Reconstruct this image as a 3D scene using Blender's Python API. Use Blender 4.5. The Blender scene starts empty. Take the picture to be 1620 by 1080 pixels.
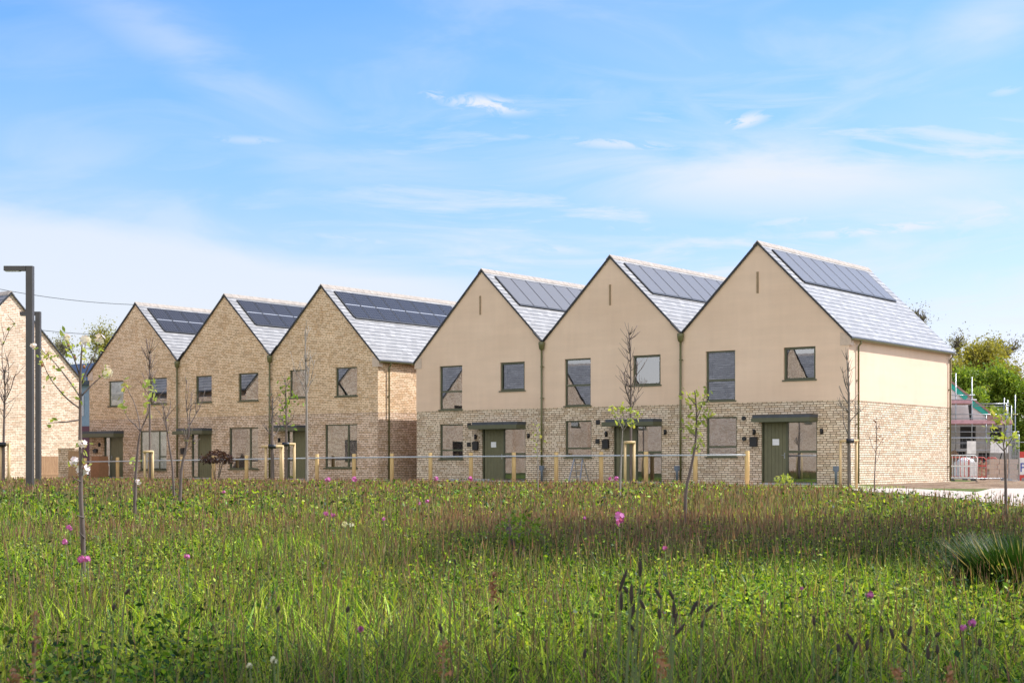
import bpy, bmesh, math, random
import numpy as np
from mathutils import Vector, Matrix
from mathutils.geometry import tessellate_polygon
random.seed(7); RNG = np.random.default_rng(11)
scn = bpy.context.scene
COL = scn.collection
PI = math.pi

# ------------------------------------------------------------------ survey
F = 2360.0; YH = 730.4; CX = 810.0; CAMZ = 0.80; S = 0.93
TH = 0.654
U = Vector((math.cos(TH), -math.sin(TH), 0)); V = Vector((math.sin(TH), math.cos(TH), 0))
RC = Vector((12.344*S, 55*S, 0)); LC = Vector((-6.13*S, 68.319*S, 0))
def on_line(o, d, px):
    """distance along the line o + a*d at which the line of sight of column px meets it"""
    c = (px-CX)/F
    return (c*o.y - o.x)/(d.x - c*d.y)
def zat(py, Y): return (YH-py)*Y/F + CAMZ
def at(px, py, Y): return Vector(((px-CX)/F*Y, Y, zat(py, Y)))

# ------------------------------------------------------------------ node helpers
def new_mat(name):
    m = bpy.data.materials.new(name); m.use_nodes = True
    nt = m.node_tree; nt.nodes.clear()
    out = nt.nodes.new('ShaderNodeOutputMaterial')
    b = nt.nodes.new('ShaderNodeBsdfPrincipled'); nt.links.new(b.outputs[0], out.inputs[0])
    return m, nt, b, out
def N(nt, typ, **kw):
    n = nt.nodes.new(typ)
    for k, v in kw.items():
        if k.startswith('i_'): n.inputs[k[2:].replace('_', ' ')].default_value = v
        else: setattr(n, k, v)
    return n
def math_n(nt, op, a, b=None, c=None):
    n = nt.nodes.new('ShaderNodeMath'); n.operation = op
    for i, x in enumerate((a, b, c)):
        if x is None: continue
        if isinstance(x, (int, float)): n.inputs[i].default_value = x
        else: nt.links.new(x, n.inputs[i])
    return n.outputs[0]
def mixc(nt, fac, a, b, mode='MIX'):
    n = nt.nodes.new('ShaderNodeMix'); n.data_type = 'RGBA'; n.blend_type = mode
    for sock, x in ((n.inputs[0], fac), (n.inputs[6], a), (n.inputs[7], b)):
        if isinstance(x, (int, float)): sock.default_value = x
        elif isinstance(x, tuple): sock.default_value = (*x[:3], 1)
        else: nt.links.new(x, sock)
    return n.outputs[2]
def ramp(nt, src, stops):
    n = nt.nodes.new('ShaderNodeValToRGB'); e = n.color_ramp.elements
    while len(e) < len(stops): e.new(0.5)
    for i, (p, c) in enumerate(stops):
        e[i].position = p; e[i].color = (*c, 1) if isinstance(c, tuple) else (c, c, c, 1)
    nt.links.new(src, n.inputs[0]); return n.outputs[0]
def noise(nt, vec, scale, detail=4, rough=.55, dist=0):
    n = nt.nodes.new('ShaderNodeTexNoise'); n.inputs['Scale'].default_value = scale
    n.inputs['Detail'].default_value = detail; n.inputs['Roughness'].default_value = rough
    n.inputs['Distortion'].default_value = dist
    if vec is not None: nt.links.new(vec, n.inputs['Vector'])
    return n.outputs['Fac']
def bump(nt, b, h, strength, dist):
    n = nt.nodes.new('ShaderNodeBump'); n.inputs['Strength'].default_value = strength
    n.inputs['Distance'].default_value = dist
    nt.links.new(h, n.inputs['Height']); nt.links.new(n.outputs[0], b.inputs['Normal'])
def coord(nt, kind='Object'):
    return nt.nodes.new('ShaderNodeTexCoord').outputs[kind]
def vscale(nt, vec, s):
    n = nt.nodes.new('ShaderNodeVectorMath'); n.operation = 'MULTIPLY'
    nt.links.new(vec, n.inputs[0]); n.inputs[1].default_value = s; return n.outputs[0]

def plain(name, col, rough=.6, metal=0, var=.15, sc=6, bmp=0):
    m, nt, b, o = new_mat(name)
    c = coord(nt); f = noise(nt, c, sc, 5)
    lo = tuple(x*(1-var) for x in col); hi = tuple(min(1, x*(1+var)) for x in col)
    r = ramp(nt, f, [(.3, lo), (.7, hi)])
    nt.links.new(r, b.inputs['Base Color'])
    b.inputs['Roughness'].default_value = rough; b.inputs['Metallic'].default_value = metal
    if bmp: bump(nt, b, noise(nt, c, sc*8, 4), .6, bmp)
    return m

def brick_mat(name, c1, c2, c3, mortar, bw=.235, rh=.0755, ms=.011, rough_edges=.006):
    m, nt, b, o = new_mat(name)
    uv = coord(nt, 'UV')
    # irregular hand-cut edges: jitter the lookup a few millimetres
    nz = nt.nodes.new('ShaderNodeTexNoise'); nz.inputs['Scale'].default_value = 9; nz.inputs['Detail'].default_value = 3
    nt.links.new(uv, nz.inputs['Vector'])
    sub = nt.nodes.new('ShaderNodeVectorMath'); sub.operation = 'SUBTRACT'; sub.inputs[1].default_value = (.5, .5, .5)
    nt.links.new(nz.outputs['Color'], sub.inputs[0])
    sc = vscale(nt, sub.outputs[0], (rough_edges*5, rough_edges*2.2, 0))
    add = nt.nodes.new('ShaderNodeVectorMath'); add.operation = 'ADD'
    nt.links.new(uv, add.inputs[0]); nt.links.new(sc, add.inputs[1])
    br = nt.nodes.new('ShaderNodeTexBrick')
    for k, v in (('Scale', 1), ('Mortar Size', ms), ('Mortar Smooth', .25), ('Bias', 0), ('Brick Width', bw), ('Row Height', rh)):
        br.inputs[k].default_value = v
    br.offset = .5; br.squash = .78; br.squash_frequency = 3; br.offset_frequency = 2
    br.inputs['Color1'].default_value = (0, 0, 0, 1); br.inputs['Color2'].default_value = (1, 1, 1, 1)
    br.inputs['Mortar'].default_value = (.5, .5, .5, 1)
    nt.links.new(add.outputs[0], br.inputs['Vector'])
    col = ramp(nt, br.outputs['Color'], [(0, c1), (.45, c2), (.8, c3), (1, tuple(x*.75 for x in c1))])
    # wall-wide tone drift and fine grain
    drift = ramp(nt, noise(nt, uv, .9, 4, .6), [(.3, .86), (.7, 1.10)])
    col = mixc(nt, 1.0, col, drift, 'MULTIPLY')
    grain = ramp(nt, noise(nt, uv, 38, 3, .7), [(.25, .78), (.75, 1.18)])
    col = mixc(nt, 1.0, col, grain, 'MULTIPLY')
    mfac = ramp(nt, br.outputs['Fac'], [(.15, 0.0), (.6, 1.0)])
    mort = ramp(nt, noise(nt, uv, 5, 3), [(.35, mortar), (.7, tuple(x*1.5 for x in mortar))])
    col = mixc(nt, mfac, col, mort)
    nt.links.new(col, b.inputs['Base Color']); b.inputs['Roughness'].default_value = .88
    b.inputs['Specular IOR Level'].default_value = .2
    inv = math_n(nt, 'SUBTRACT', 1.0, br.outputs['Fac'])
    h = math_n(nt, 'MULTIPLY_ADD', noise(nt, uv, 22, 4, .7), .35, inv)
    bump(nt, b, h, .9, .012)
    return m

M = {}
M['stone'] = brick_mat('cut stone walling', (.77, .62, .465), (.85, .715, .55), (.65, .49, .335), (.14, .09, .05), bw=.25, rh=.080, ms=.0115)
M['brick_low'] = brick_mat('buff brick lower courses', (.76, .57, .42), (.84, .65, .50), (.62, .43, .28), (.15, .085, .045), bw=.235, rh=.078, ms=.0105)
M['brick_up'] = brick_mat('buff brick', (.82, .60, .39), (.88, .67, .46), (.70, .475, .28), (.24, .14, .08), bw=.225, rh=.075, ms=.0085, rough_edges=.004)
M['brick_far'] = brick_mat('pale buff brick', (.80, .63, .48), (.88, .72, .57), (.68, .50, .36), (.34, .20, .12), bw=.225, rh=.075, ms=.008)

def render_mat():
    m, nt, b, o = new_mat('cream roughcast render')
    uv = coord(nt, 'UV')
    big = noise(nt, uv, .35, 5, .6)
    col = ramp(nt, big, [(.25, (.69, .505, .37)), (.75, (.79, .60, .455))])
    st = noise(nt, vscale(nt, uv, (3.5, .35, 1)), 1, 4)     # faint vertical rain streaks
    col = mixc(nt, 1, col, ramp(nt, st, [(.3, .97), (.7, 1.015)]), 'MULTIPLY')
    ln = noise(nt, vscale(nt, uv, (.4, 3.2, 1)), 1, 3)      # float marks along the coats
    col = mixc(nt, 1, col, ramp(nt, ln, [(.3, .955), (.7, 1.02)]), 'MULTIPLY')
    nt.links.new(col, b.inputs['Base Color']); b.inputs['Roughness'].default_value = .95
    b.inputs['Specular IOR Level'].default_value = .15
    bump(nt, b, noise(nt, uv, 60, 4, .7), .5, .006)
    return m
M['render'] = render_mat()

def slate_mat():
    m, nt, b, o = new_mat('blue grey slate')
    uv = coord(nt, 'UV')
    br = nt.nodes.new('ShaderNodeTexBrick')
    for k, v in (('Scale', 1), ('Mortar Size', .013), ('Mortar Smooth', .3), ('Bias', 0), ('Brick Width', .34), ('Row Height', .235)):
        br.inputs[k].default_value = v
    br.inputs['Color1'].default_value = (0, 0, 0, 1); br.inputs['Color2'].default_value = (1, 1, 1, 1)
    br.inputs['Mortar'].default_value = (.5, .5, .5, 1)
    nt.links.new(uv, br.inputs['Vector'])
    col = ramp(nt, br.outputs['Color'], [(0, (.215, .205, .198)), (.5, (.265, .255, .246)), (1, (.32, .308, .298))])
    col = mixc(nt, 1, col, ramp(nt, noise(nt, uv, 14, 4, .7), [(.3, .85), (.7, 1.1)]), 'MULTIPLY')
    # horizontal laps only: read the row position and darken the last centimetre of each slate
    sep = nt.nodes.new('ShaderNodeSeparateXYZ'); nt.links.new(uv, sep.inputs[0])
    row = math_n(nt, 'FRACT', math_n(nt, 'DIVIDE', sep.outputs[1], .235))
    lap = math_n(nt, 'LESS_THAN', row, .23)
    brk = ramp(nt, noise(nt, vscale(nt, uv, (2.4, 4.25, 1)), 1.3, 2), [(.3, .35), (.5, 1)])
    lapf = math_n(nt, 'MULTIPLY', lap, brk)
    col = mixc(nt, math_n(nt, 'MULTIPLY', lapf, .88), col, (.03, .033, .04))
    col = mixc(nt, math_n(nt, 'MULTIPLY', br.outputs['Fac'], .35), col, (.09, .09, .10))
    nt.links.new(col, b.inputs['Base Color'])
    b.inputs['Specular IOR Level'].default_value = .5
    rr = ramp(nt, noise(nt, uv, 6, 4), [(.3, .42), (.7, .55)]); nt.links.new(rr, b.inputs['Roughness'])
    h = math_n(nt, 'ADD', row, math_n(nt, 'MULTIPLY', noise(nt, uv, 10, 4), .3))
    bump(nt, b, h, .3, .008)
    return m
M['slate'] = slate_mat()

def panel_mat():
    m, nt, b, o = new_mat('photovoltaic cells')
    uv = coord(nt, 'UV')
    sep = nt.nodes.new('ShaderNodeSeparateXYZ'); nt.links.new(uv, sep.inputs[0])
    def lines(s, n, w):
        fr = math_n(nt, 'FRACT', math_n(nt, 'MULTIPLY', s, n))
        a = math_n(nt, 'LESS_THAN', fr, w); c = math_n(nt, 'GREATER_THAN', fr, 1-w)
        return math_n(nt, 'MAXIMUM', a, c)
    g = math_n(nt, 'MAXIMUM', lines(sep.outputs[0], 6, .055), lines(sep.outputs[1], 10, .05))
    mid = math_n(nt, 'LESS_THAN', math_n(nt, 'ABSOLUTE', math_n(nt, 'SUBTRACT', sep.outputs[1], .5)), .012)
    col = mixc(nt, g, (.024, .021, .021), (.10, .097, .097)); col = mixc(nt, mid, col, (.42, .43, .46))
    nt.links.new(col, b.inputs['Base Color']); b.inputs['Roughness'].default_value = .22
    b.inputs['Specular IOR Level'].default_value = .45
    return m
M['pv'] = panel_mat()
M['pv_grey'] = plain('photovoltaic glass painted with sky reflection', (.135, .128, .125), .34, 0, .1, 40)  # grey base colour stands in for sky reflected by black modules

def glass_mat(name, ior=2.1, tint=(.78, .84, .84)):
    m, nt, b, o = new_mat(name); nt.nodes.remove(b)
    tr = N(nt, 'ShaderNodeBsdfTransparent'); tr.inputs[0].default_value = (*tint, 1)
    gl = N(nt, 'ShaderNodeBsdfGlossy'); gl.inputs['Roughness'].default_value = .0; gl.inputs[0].default_value = (.95, .97, 1, 1)
    fr = N(nt, 'ShaderNodeFresnel'); fr.inputs['IOR'].default_value = ior
    bm = N(nt, 'ShaderNodeBump'); bm.inputs['Strength'].default_value = .06; bm.inputs['Distance'].default_value = .004
    nt.links.new(noise(nt, coord(nt), 1.6, 2), bm.inputs['Height']); nt.links.new(bm.outputs[0], gl.inputs['Normal'])
    f2 = math_n(nt, 'MINIMUM', math_n(nt, 'MULTIPLY', fr.outputs[0], 2.4), 1.0)
    mx = N(nt, 'ShaderNodeMixShader'); nt.links.new(f2, mx.inputs[0])
    nt.links.new(tr.outputs[0], mx.inputs[1]); nt.links.new(gl.outputs[0], mx.inputs[2]); nt.links.new(mx.outputs[0], o.inputs[0])
    return m
M['glass'] = glass_mat('window glass')
M['glass_clear'] = glass_mat('clear window glass', 1.45, (.95, .97, .97))
M['frame'] = plain('olive green powder coated aluminium', (.088, .092, .052), .38, 0, .08)
M['door'] = plain('olive green painted door', (.135, .13, .068), .45, 0, .08)
M['gutter'] = plain('olive green gutter metal', (.125, .118, .045), .35, 0, .1)
M['black'] = plain('black metal', (.012, .012, .014), .45, 0, .2)
M['lead'] = plain('dark lead flashing', (.06, .068, .082), .5, .2, .2)
M['verge'] = plain('dark verge trim', (.018, .018, .02), .55, 0, .2)
M['kneel'] = plain('grey pink cast stone', (.56, .44, .35), .9, 0, .1, 10, .003)
M['ridge'] = plain('pinkish grey ridge tile', (.33, .285, .245), .85, 0, .2, 5, .004)
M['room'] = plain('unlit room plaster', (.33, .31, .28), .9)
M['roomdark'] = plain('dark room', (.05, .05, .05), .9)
M['blind'] = plain('pale window blind', (.82, .83, .80), .8)
M['paper'] = plain('white paper', (.8, .8, .82), .7, 0, .03)
M['step'] = plain('grey doorstep', (.42, .42, .43), .8, 0, .1, 8, .004)
M['slit'] = plain('grooved render slot', (.28, .20, .12), .9)
M['lamp'] = plain('grey powder coated lamp steel', (.075, .068, .065), .45, .2, .12, 3)
M['galv'] = plain('galvanised steel', (.33, .34, .36), .38, .7, .2, 14)
M['rail'] = plain('bright galvanised rail', (.56, .58, .60), .4, .25, .08, 14)
M['plastic_red'] = plain('red barrier plastic', (.55, .055, .04), .5)
M['plastic_white'] = plain('white plastic', (.75, .74, .73), .5)
M['pipe_blue'] = plain('blue grey service duct', (.14, .17, .21), .6)
M['timber_roof'] = plain('pale sawn timber', (.45, .27, .17), .8, 0, .25, 12)
M['membrane'] = plain('white breather membrane', (.62, .60, .60), .7, 0, .12, 3, .004)
M['teal'] = plain('teal roofing membrane', (.02, .36, .28), .6)
M['board'] = plain('scaffold board', (.33, .20, .17), .85, 0, .3, 8)
M['pinknet'] = plain('faded pink debris guard', (.52, .30, .34), .8, 0, .2, 6)
M['block'] = plain('grey concrete block', (.42, .41, .39), .9, 0, .15, 6, .004)
M['navy'] = plain('dark navy roofing', (.03, .04, .065), .5)
M['cladding'] = plain('pale blue cladding', (.22, .30, .40), .6, 0, .1)
M['burgundy'] = plain('burgundy panel', (.12, .035, .06), .6)
M['cardboard'] = plain('brown cardboard', (.32, .16, .08), .85, 0, .12)

def wood_mat(name, a, bcol):
    m, nt, b, o = new_mat(name); c = coord(nt)
    f = noise(nt, vscale(nt, c, (14, 14, 1.6)), 2.2, 5, .6, .6)
    col = ramp(nt, f, [(.3, a), (.7, bcol)])
    nt.links.new(col, b.inputs['Base Color']); b.inputs['Roughness'].default_value = .8
    bump(nt, b, f, .5, .003); return m
M['post'] = wood_mat('weathered softwood post', (.58, .37, .15), (.78, .56, .27))
M['stake'] = wood_mat('fresh peeled stake', (.52, .35, .17), (.70, .51, .28))
M['fencewood'] = wood_mat('close boarded fence wood', (.26, .14, .075), (.40, .24, .13))
M['bark'] = wood_mat('brown young bark', (.085, .06, .05), (.19, .145, .125))
M['bark_pale'] = wood_mat('pale silvery bark', (.20, .17, .14), (.34, .30, .26))
M['bark_grey'] = wood_mat('grey bark', (.09, .075, .06), (.17, .145, .12))

def leaf_mat(name, cols, trans=.45, rough=.5, attr=None, spec=.35):
    m, nt, b, o = new_mat(name)
    if attr:
        a = N(nt, 'ShaderNodeAttribute', attribute_name=attr); col = a.outputs['Color']
    else:
        g = N(nt, 'ShaderNodeNewGeometry')
        col = ramp(nt, g.outputs['Random Per Island'], [(i/(len(cols)-1), c) for i, c in enumerate(cols)])
    nt.links.new(col, b.inputs['Base Color']); b.inputs['Roughness'].default_value = rough
    b.inputs['Specular IOR Level'].default_value = spec
    tl = N(nt, 'ShaderNodeBsdfTranslucent')
    wc = mixc(nt, 1, col, (1.25, 1.15, .55), 'MULTIPLY'); nt.links.new(wc, tl.inputs[0])
    mx = N(nt, 'ShaderNodeMixShader'); mx.inputs[0].default_value = trans
    nt.links.new(b.outputs[0], mx.inputs[1]); nt.links.new(tl.outputs[0], mx.inputs[2])
    nt.links.new(mx.outputs[0], o.inputs[0]); return m
M['grass'] = leaf_mat('meadow grass', None, .42, .5, 'tint', .3)
M['leaf_olive'] = leaf_mat('olive spring leaves', [(.20, .20, .03), (.30, .28, .045), (.38, .34, .08)])
M['leaf_green'] = leaf_mat('fresh green leaves', [(.11, .19, .02), (.20, .30, .03), (.30, .38, .06)])
M['leaf_bare'] = leaf_mat('sparse grey green buds', [(.20, .18, .11), (.27, .25, .14), (.17, .18, .06)])
M['leaf_young'] = leaf_mat('young lime leaves', [(.30, .38, .06), (.42, .48, .10), (.46, .42, .14)])
M['leaf_dark'] = leaf_mat('dark green leaves', [(.03, .07, .014), (.055, .11, .02), (.08, .14, .03)])
M['leaf_bronze'] = leaf_mat('bronze leaves', [(.16, .07, .04), (.22, .11, .06), (.12, .05, .035)])
M['leaf_purple'] = leaf_mat('dark copper leaves', [(.035, .018, .018), (.06, .028, .025), (.09, .04, .03)])
M['petal'] = leaf_mat('white blossom petals', [(.78, .74, .76), (.82, .80, .80), (.80, .66, .70)], .3)
M['pink'] = leaf_mat('pink petals', [(.55, .12, .40), (.65, .22, .50), (.50, .10, .33)], .3)
M['cream'] = leaf_mat('cream petals', [(.62, .60, .42), (.7, .68, .5)], .3)
M['seed'] = plain('dark brown seed head', (.045, .03, .024), .9, 0, .3, 60, .002)
M['stem'] = leaf_mat('green stems', [(.10, .15, .03), (.14, .17, .05)], .2)
M['sorrel'] = leaf_mat('rusty dock seeds', [(.36, .15, .07), (.45, .23, .12), (.28, .16, .07)], .3)
M['straw'] = leaf_mat('straw stems', [(.30, .27, .11), (.36, .30, .14)], .3)

def ground_mat(name, stops, sc, fine, bmp=.02):
    m, nt, b, o = new_mat(name); c = coord(nt)
    f = noise(nt, c, sc, 6, .6); col = ramp(nt, f, stops)
    col = mixc(nt, 1, col, ramp(nt, noise(nt, c, fine, 5, .7), [(.3, .65), (.7, 1.3)]), 'MULTIPLY')
    nt.links.new(col, b.inputs['Base Color']); b.inputs['Roughness'].default_value = .95
    b.inputs['Specular IOR Level'].default_value = .1
    bump(nt, b, noise(nt, c, fine*.6, 5, .7), .7, bmp); return m
M['ground'] = ground_mat('mown turf and earth', [(.3, (.075, .10, .022)), (.6, (.10, .13, .03)), (.8, (.16, .13, .07))], .35, 20)
M['meadow_soil'] = ground_mat('soil under the meadow', [(.3, (.035, .042, .014)), (.7, (.06, .07, .022))], .8, 14)
M['earth'] = ground_mat('bare builders earth', [(.3, (.16, .10, .06)), (.6, (.27, .19, .125)), (.8, (.16, .15, .05))], 1.1, 9, .06)
M['paving'] = ground_mat('pale tan paving', [(.3, (.46, .38, .31)), (.7, (.56, .48, .41))], 1.2, 30, .004)

# ------------------------------------------------------------------ mesh builder
class MB:
    def __init__(s): s.v = []; s.f = []; s.uv = []; s.m = []; s.mi = 0; s.sm = []; s.smooth = False
    def face(s, pts, uv=None):
        n = len(s.v); s.v.extend([tuple(p) for p in pts]); s.f.append(tuple(range(n, n+len(pts))))
        s.uv.append(uv or [(0, 0)]*len(pts)); s.m.append(s.mi); s.sm.append(s.smooth)
    def box(s, x0, x1, y0, y1, z0, z1, uvm=True):
        P = lambda x, y, z: (x, y, z)
        q = [([(x0, y0, z0), (x1, y0, z0), (x1, y0, z1), (x0, y0, z1)], 'xz'), ([(x1, y1, z0), (x0, y1, z0), (x0, y1, z1), (x1, y1, z1)], 'xz'),
             ([(x1, y0, z0), (x1, y1, z0), (x1, y1, z1), (x1, y0, z1)], 'yz'), ([(x0, y1, z0), (x0, y0, z0), (x0, y0, z1), (x0, y1, z1)], 'yz'),
             ([(x0, y0, z1), (x1, y0, z1), (x1, y1, z1), (x0, y1, z1)], 'xy'), ([(x0, y1, z0), (x1, y1, z0), (x1, y0, z0), (x0, y0, z0)], 'xy')]
        ix = {'x': 0, 'y': 1, 'z': 2}
        for pts, ax in q: s.face(pts, [(p[ix[ax[0]]], p[ix[ax[1]]]) for p in pts])
    def obox(s, c, ax, ay, az, hx, hy, hz):
        """box oriented by unit vectors"""
        c = Vector(c); co = {}
        for i in (-1, 1):
            for j in (-1, 1):
                for k in (-1, 1): co[i, j, k] = c+ax*hx*i+ay*hy*j+az*hz*k
        for q in (((-1,-1,-1),(-1,-1,1),(-1,1,1),(-1,1,-1)), ((1,-1,-1),(1,1,-1),(1,1,1),(1,-1,1)), ((-1,-1,-1),(1,-1,-1),(1,-1,1),(-1,-1,1)),
                  ((-1,1,-1),(-1,1,1),(1,1,1),(1,1,-1)), ((-1,-1,-1),(-1,1,-1),(1,1,-1),(1,-1,-1)), ((-1,-1,1),(1,-1,1),(1,1,1),(-1,1,1))):
            s.face([co[t] for t in q], [(0, 0), (1, 0), (1, 1), (0, 1)])
    def bar(s, a, b, w, h=None):
        a = Vector(a); b = Vector(b); d = (b-a); L = d.length
        if L < 1e-6: return
        d.normalize(); up = Vector((0, 0, 1)) if abs(d.z) < .95 else Vector((0, 1, 0))
        x = d.cross(up).normalized(); y = x.cross(d).normalized()
        s.obox((a+b)/2, d, x, y, L/2, w/2, (h or w)/2)
    def tube(s, pts, rad, n=6, cap=True):
        pts = [Vector(p) for p in pts]; k0 = len(s.v); s_sm = s.smooth; s.smooth = True
        if not isinstance(rad, (list, tuple)): rad = [rad]*len(pts)
        prev = None
        for i, p in enumerate(pts):
            d = (pts[min(i+1, len(pts)-1)]-pts[max(i-1, 0)])
            d = d.normalized() if d.length > 1e-9 else Vector((0, 0, 1))
            if prev is None:
                up = Vector((0, 0, 1)) if abs(d.z) < .9 else Vector((1, 0, 0)); x = d.cross(up).normalized()
            else:
                x = (prev - d*prev.dot(d)); x = x.normalized() if x.length > 1e-6 else d.orthogonal().normalized()
            prev = x; y = d.cross(x)
            for j in range(n):
                a = 2*PI*j/n; s.v.append(tuple(p+(x*math.cos(a)+y*math.sin(a))*rad[i]))
        for i in range(len(pts)-1):
            for j in range(n):
                a = k0+i*n+j; b = k0+i*n+(j+1) % n
                s.f.append((a, b, b+n, a+n)); s.uv.append([(j/n, i), ((j+1)/n, i), ((j+1)/n, i+1), (j/n, i+1)]); s.m.append(s.mi); s.sm.append(True)
        if cap:
            s.f.append(tuple(range(k0+n-1, k0-1, -1))); s.uv.append([(0, 0)]*n); s.m.append(s.mi); s.sm.append(False)
            e = k0+(len(pts)-1)*n; s.f.append(tuple(range(e, e+n))); s.uv.append([(0, 0)]*n); s.m.append(s.mi); s.sm.append(False)
        s.smooth = s_sm
    def ball(s, c, rx, ry, rz, n=8, m=5):
        pts = []; c = Vector(c); k0 = len(s.v)
        for i in range(m+1):
            t = PI*i/m
            for j in range(n):
                a = 2*PI*j/n; s.v.append((c.x+rx*math.sin(t)*math.cos(a), c.y+ry*math.sin(t)*math.sin(a), c.z+rz*math.cos(t)))
        for i in range(m):
            for j in range(n):
                a = k0+i*n+j; b = k0+i*n+(j+1) % n
                s.f.append((a, a+n, b+n, b)); s.uv.append([(0, 0)]*4); s.m.append(s.mi); s.sm.append(True)
    def wall(s, outline, holes, y, reveal=.1, proj=None):
        """upright face with real openings: outline and holes in (x,z), reveals go back"""
        polys = [[Vector((x, z, 0)) for x, z in outline]]
        for (x0, z0, x1, z1) in holes:
            polys.append([Vector(p) for p in ((x0, z0, 0), (x0, z1, 0), (x1, z1, 0), (x1, z0, 0))])
        flat = [p for q in polys for p in q]
        for t in tessellate_polygon(polys):
            pts = [(flat[i].x, y, flat[i].y) for i in t]
            a, b, c = [Vector(p) for p in pts]
            if (b-a).cross(c-a).y > 0: pts.reverse()
            s.face(pts, [(p[0], p[2]) for p in pts])
        for (x0, z0, x1, z1) in holes:
            for (xa, za, xb, zb) in ((x0, z0, x1, z0), (x1, z0, x1, z1), (x1, z1, x0, z1), (x0, z1, x0, z0)):
                s.face([(xa, y, za), (xb, y, zb), (xb, y+reveal, zb), (xa, y+reveal, za)],
                       [(xa+(0 if xa != xb else 0), za), (xb, zb), (xb+(reveal if xa == xb else 0), zb+(reveal if xa != xb else 0)), (xa+(reveal if xa == xb else 0), za+(reveal if xa != xb else 0))])
    def build(s, name, mats, parent=None, loc=None, rotz=0):
        if not isinstance(mats, (list, tuple)): mats = [mats]
        me = bpy.data.meshes.new(name); me.from_pydata(s.v, [], s.f)
        for m in mats: me.materials.append(m)
        uvl = me.uv_layers.new(name='UVMap')
        uvl.data.foreach_set('uv', [c for f in s.uv for p in f for c in p])
        me.polygons.foreach_set('material_index', s.m); me.polygons.foreach_set('use_smooth', s.sm)
        me.update()
        o = bpy.data.objects.new(name, me); COL.objects.link(o)
        if parent is not None: o.parent = parent
        if loc is not None: o.location = loc
        if rotz: o.rotation_euler = (0, 0, rotz)
        return o

def empty(name, loc, rotz=0, label=None, cat=None, group=None):
    o = bpy.data.objects.new(name, None); COL.objects.link(o); o.location = loc; o.rotation_euler = (0, 0, rotz)
    o.empty_display_size = .3; tag(o, label, cat, group); return o
def tag(o, label=None, cat=None, group=None, kind=None):
    if label: o['label'] = label
    if cat: o['category'] = cat
    if group: o['group'] = group
    if kind: o['kind'] = kind
    return o

# ------------------------------------------------------------------ ground
def sheet(name, pts, z, mat, uvs=1):
    b = MB(); b.face([(x, y, z) for x, y in pts], [(x, y) for x, y in pts])
    return tag(b.build(name, mat), kind='structure')
sheet('ground', [(-900, -60), (900, -60), (900, 1500), (-900, 1500)], 0, M['ground'])
EDGE = Vector((9.6, 28.0, 0))          # meadow edge runs parallel with the terrace
def edge_pt(t, off=0): p = EDGE + U*t + V*off; return (p.x, p.y)
MX = [-60, -20, -4, 3, 5.2, 6.6, 7.3, 7.8, 8.6, 10.5, 16, 30]; MY = [60, 48, 41.5, 38.5, 36.5, 31, 24, 19, 14, 9, 5, 3]
ms = sheet('meadow_ground', [(x, y) for x, y in zip(MX, MY)]+[(30, -6), (-60, -6)], .004, M['meadow_soil'])
def gp(px, py): Y = CAMZ*F/(py-YH); return ((px-CX)/F*Y, Y)
sheet('curved_path', [gp(*q) for q in ((1340, 775), (1480, 785), (1600, 800), (1800, 815), (1900, 764), (1640, 763.5), (1585, 769), (1545, 778.5), (1480, 775), (1400, 771), (1340, 767.4))], .012, M['paving'])
sheet('site_ground', [(12.5, 53), (15, 50), (60, 50), (60, 150), (28, 150), (19.5, 62)], .004, M['earth'])
def local_sheet(name, o, a0, a1, d0, d1, z, mat):
    q = [o+U*a+V*d for a, d in ((a0, d0), (a1, d0), (a1, d1), (a0, d1))]
    return sheet(name, [(p.x, p.y) for p in q], z, mat)
local_sheet('front_path', RC, -60, 3.4, -3.9, -2.1, .008, M['paving'])
local_sheet('doorstep_path', RC, -4.3, -2.5, -2.098, -.02, .008, M['paving'])
# rough bare earth beside the end house, gently heaped
def mound(name, c, sx, sy, h, seed, mat, n=26):
    b = MB(); rnd = np.random.default_rng(seed); hh = rnd.random((n+1, n+1)); hh = (hh+np.roll(hh, 1, 0)+np.roll(hh, 1, 1))/3
    P = {}
    for i in range(n+1):
        for j in range(n+1):
            x = (i/n*2-1); y = (j/n*2-1); r = max(0, 1-(x*x+y*y))
            q = c+U*(x*sx)+V*(y*sy); P[i, j] = (q.x, q.y, .006+h*r**.8*(.35+.9*hh[i, j])-.02*(r == 0))
    for i in range(n):
        for j in range(n): b.face([P[i, j], P[i+1, j], P[i+1, j+1], P[i, j+1]])
    return tag(b.build(name, mat), kind='structure')
mound('earth_bank', RC+U*4.6+V*1.2, 3.6, 5.4, .16, 3, M['earth'])

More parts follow.
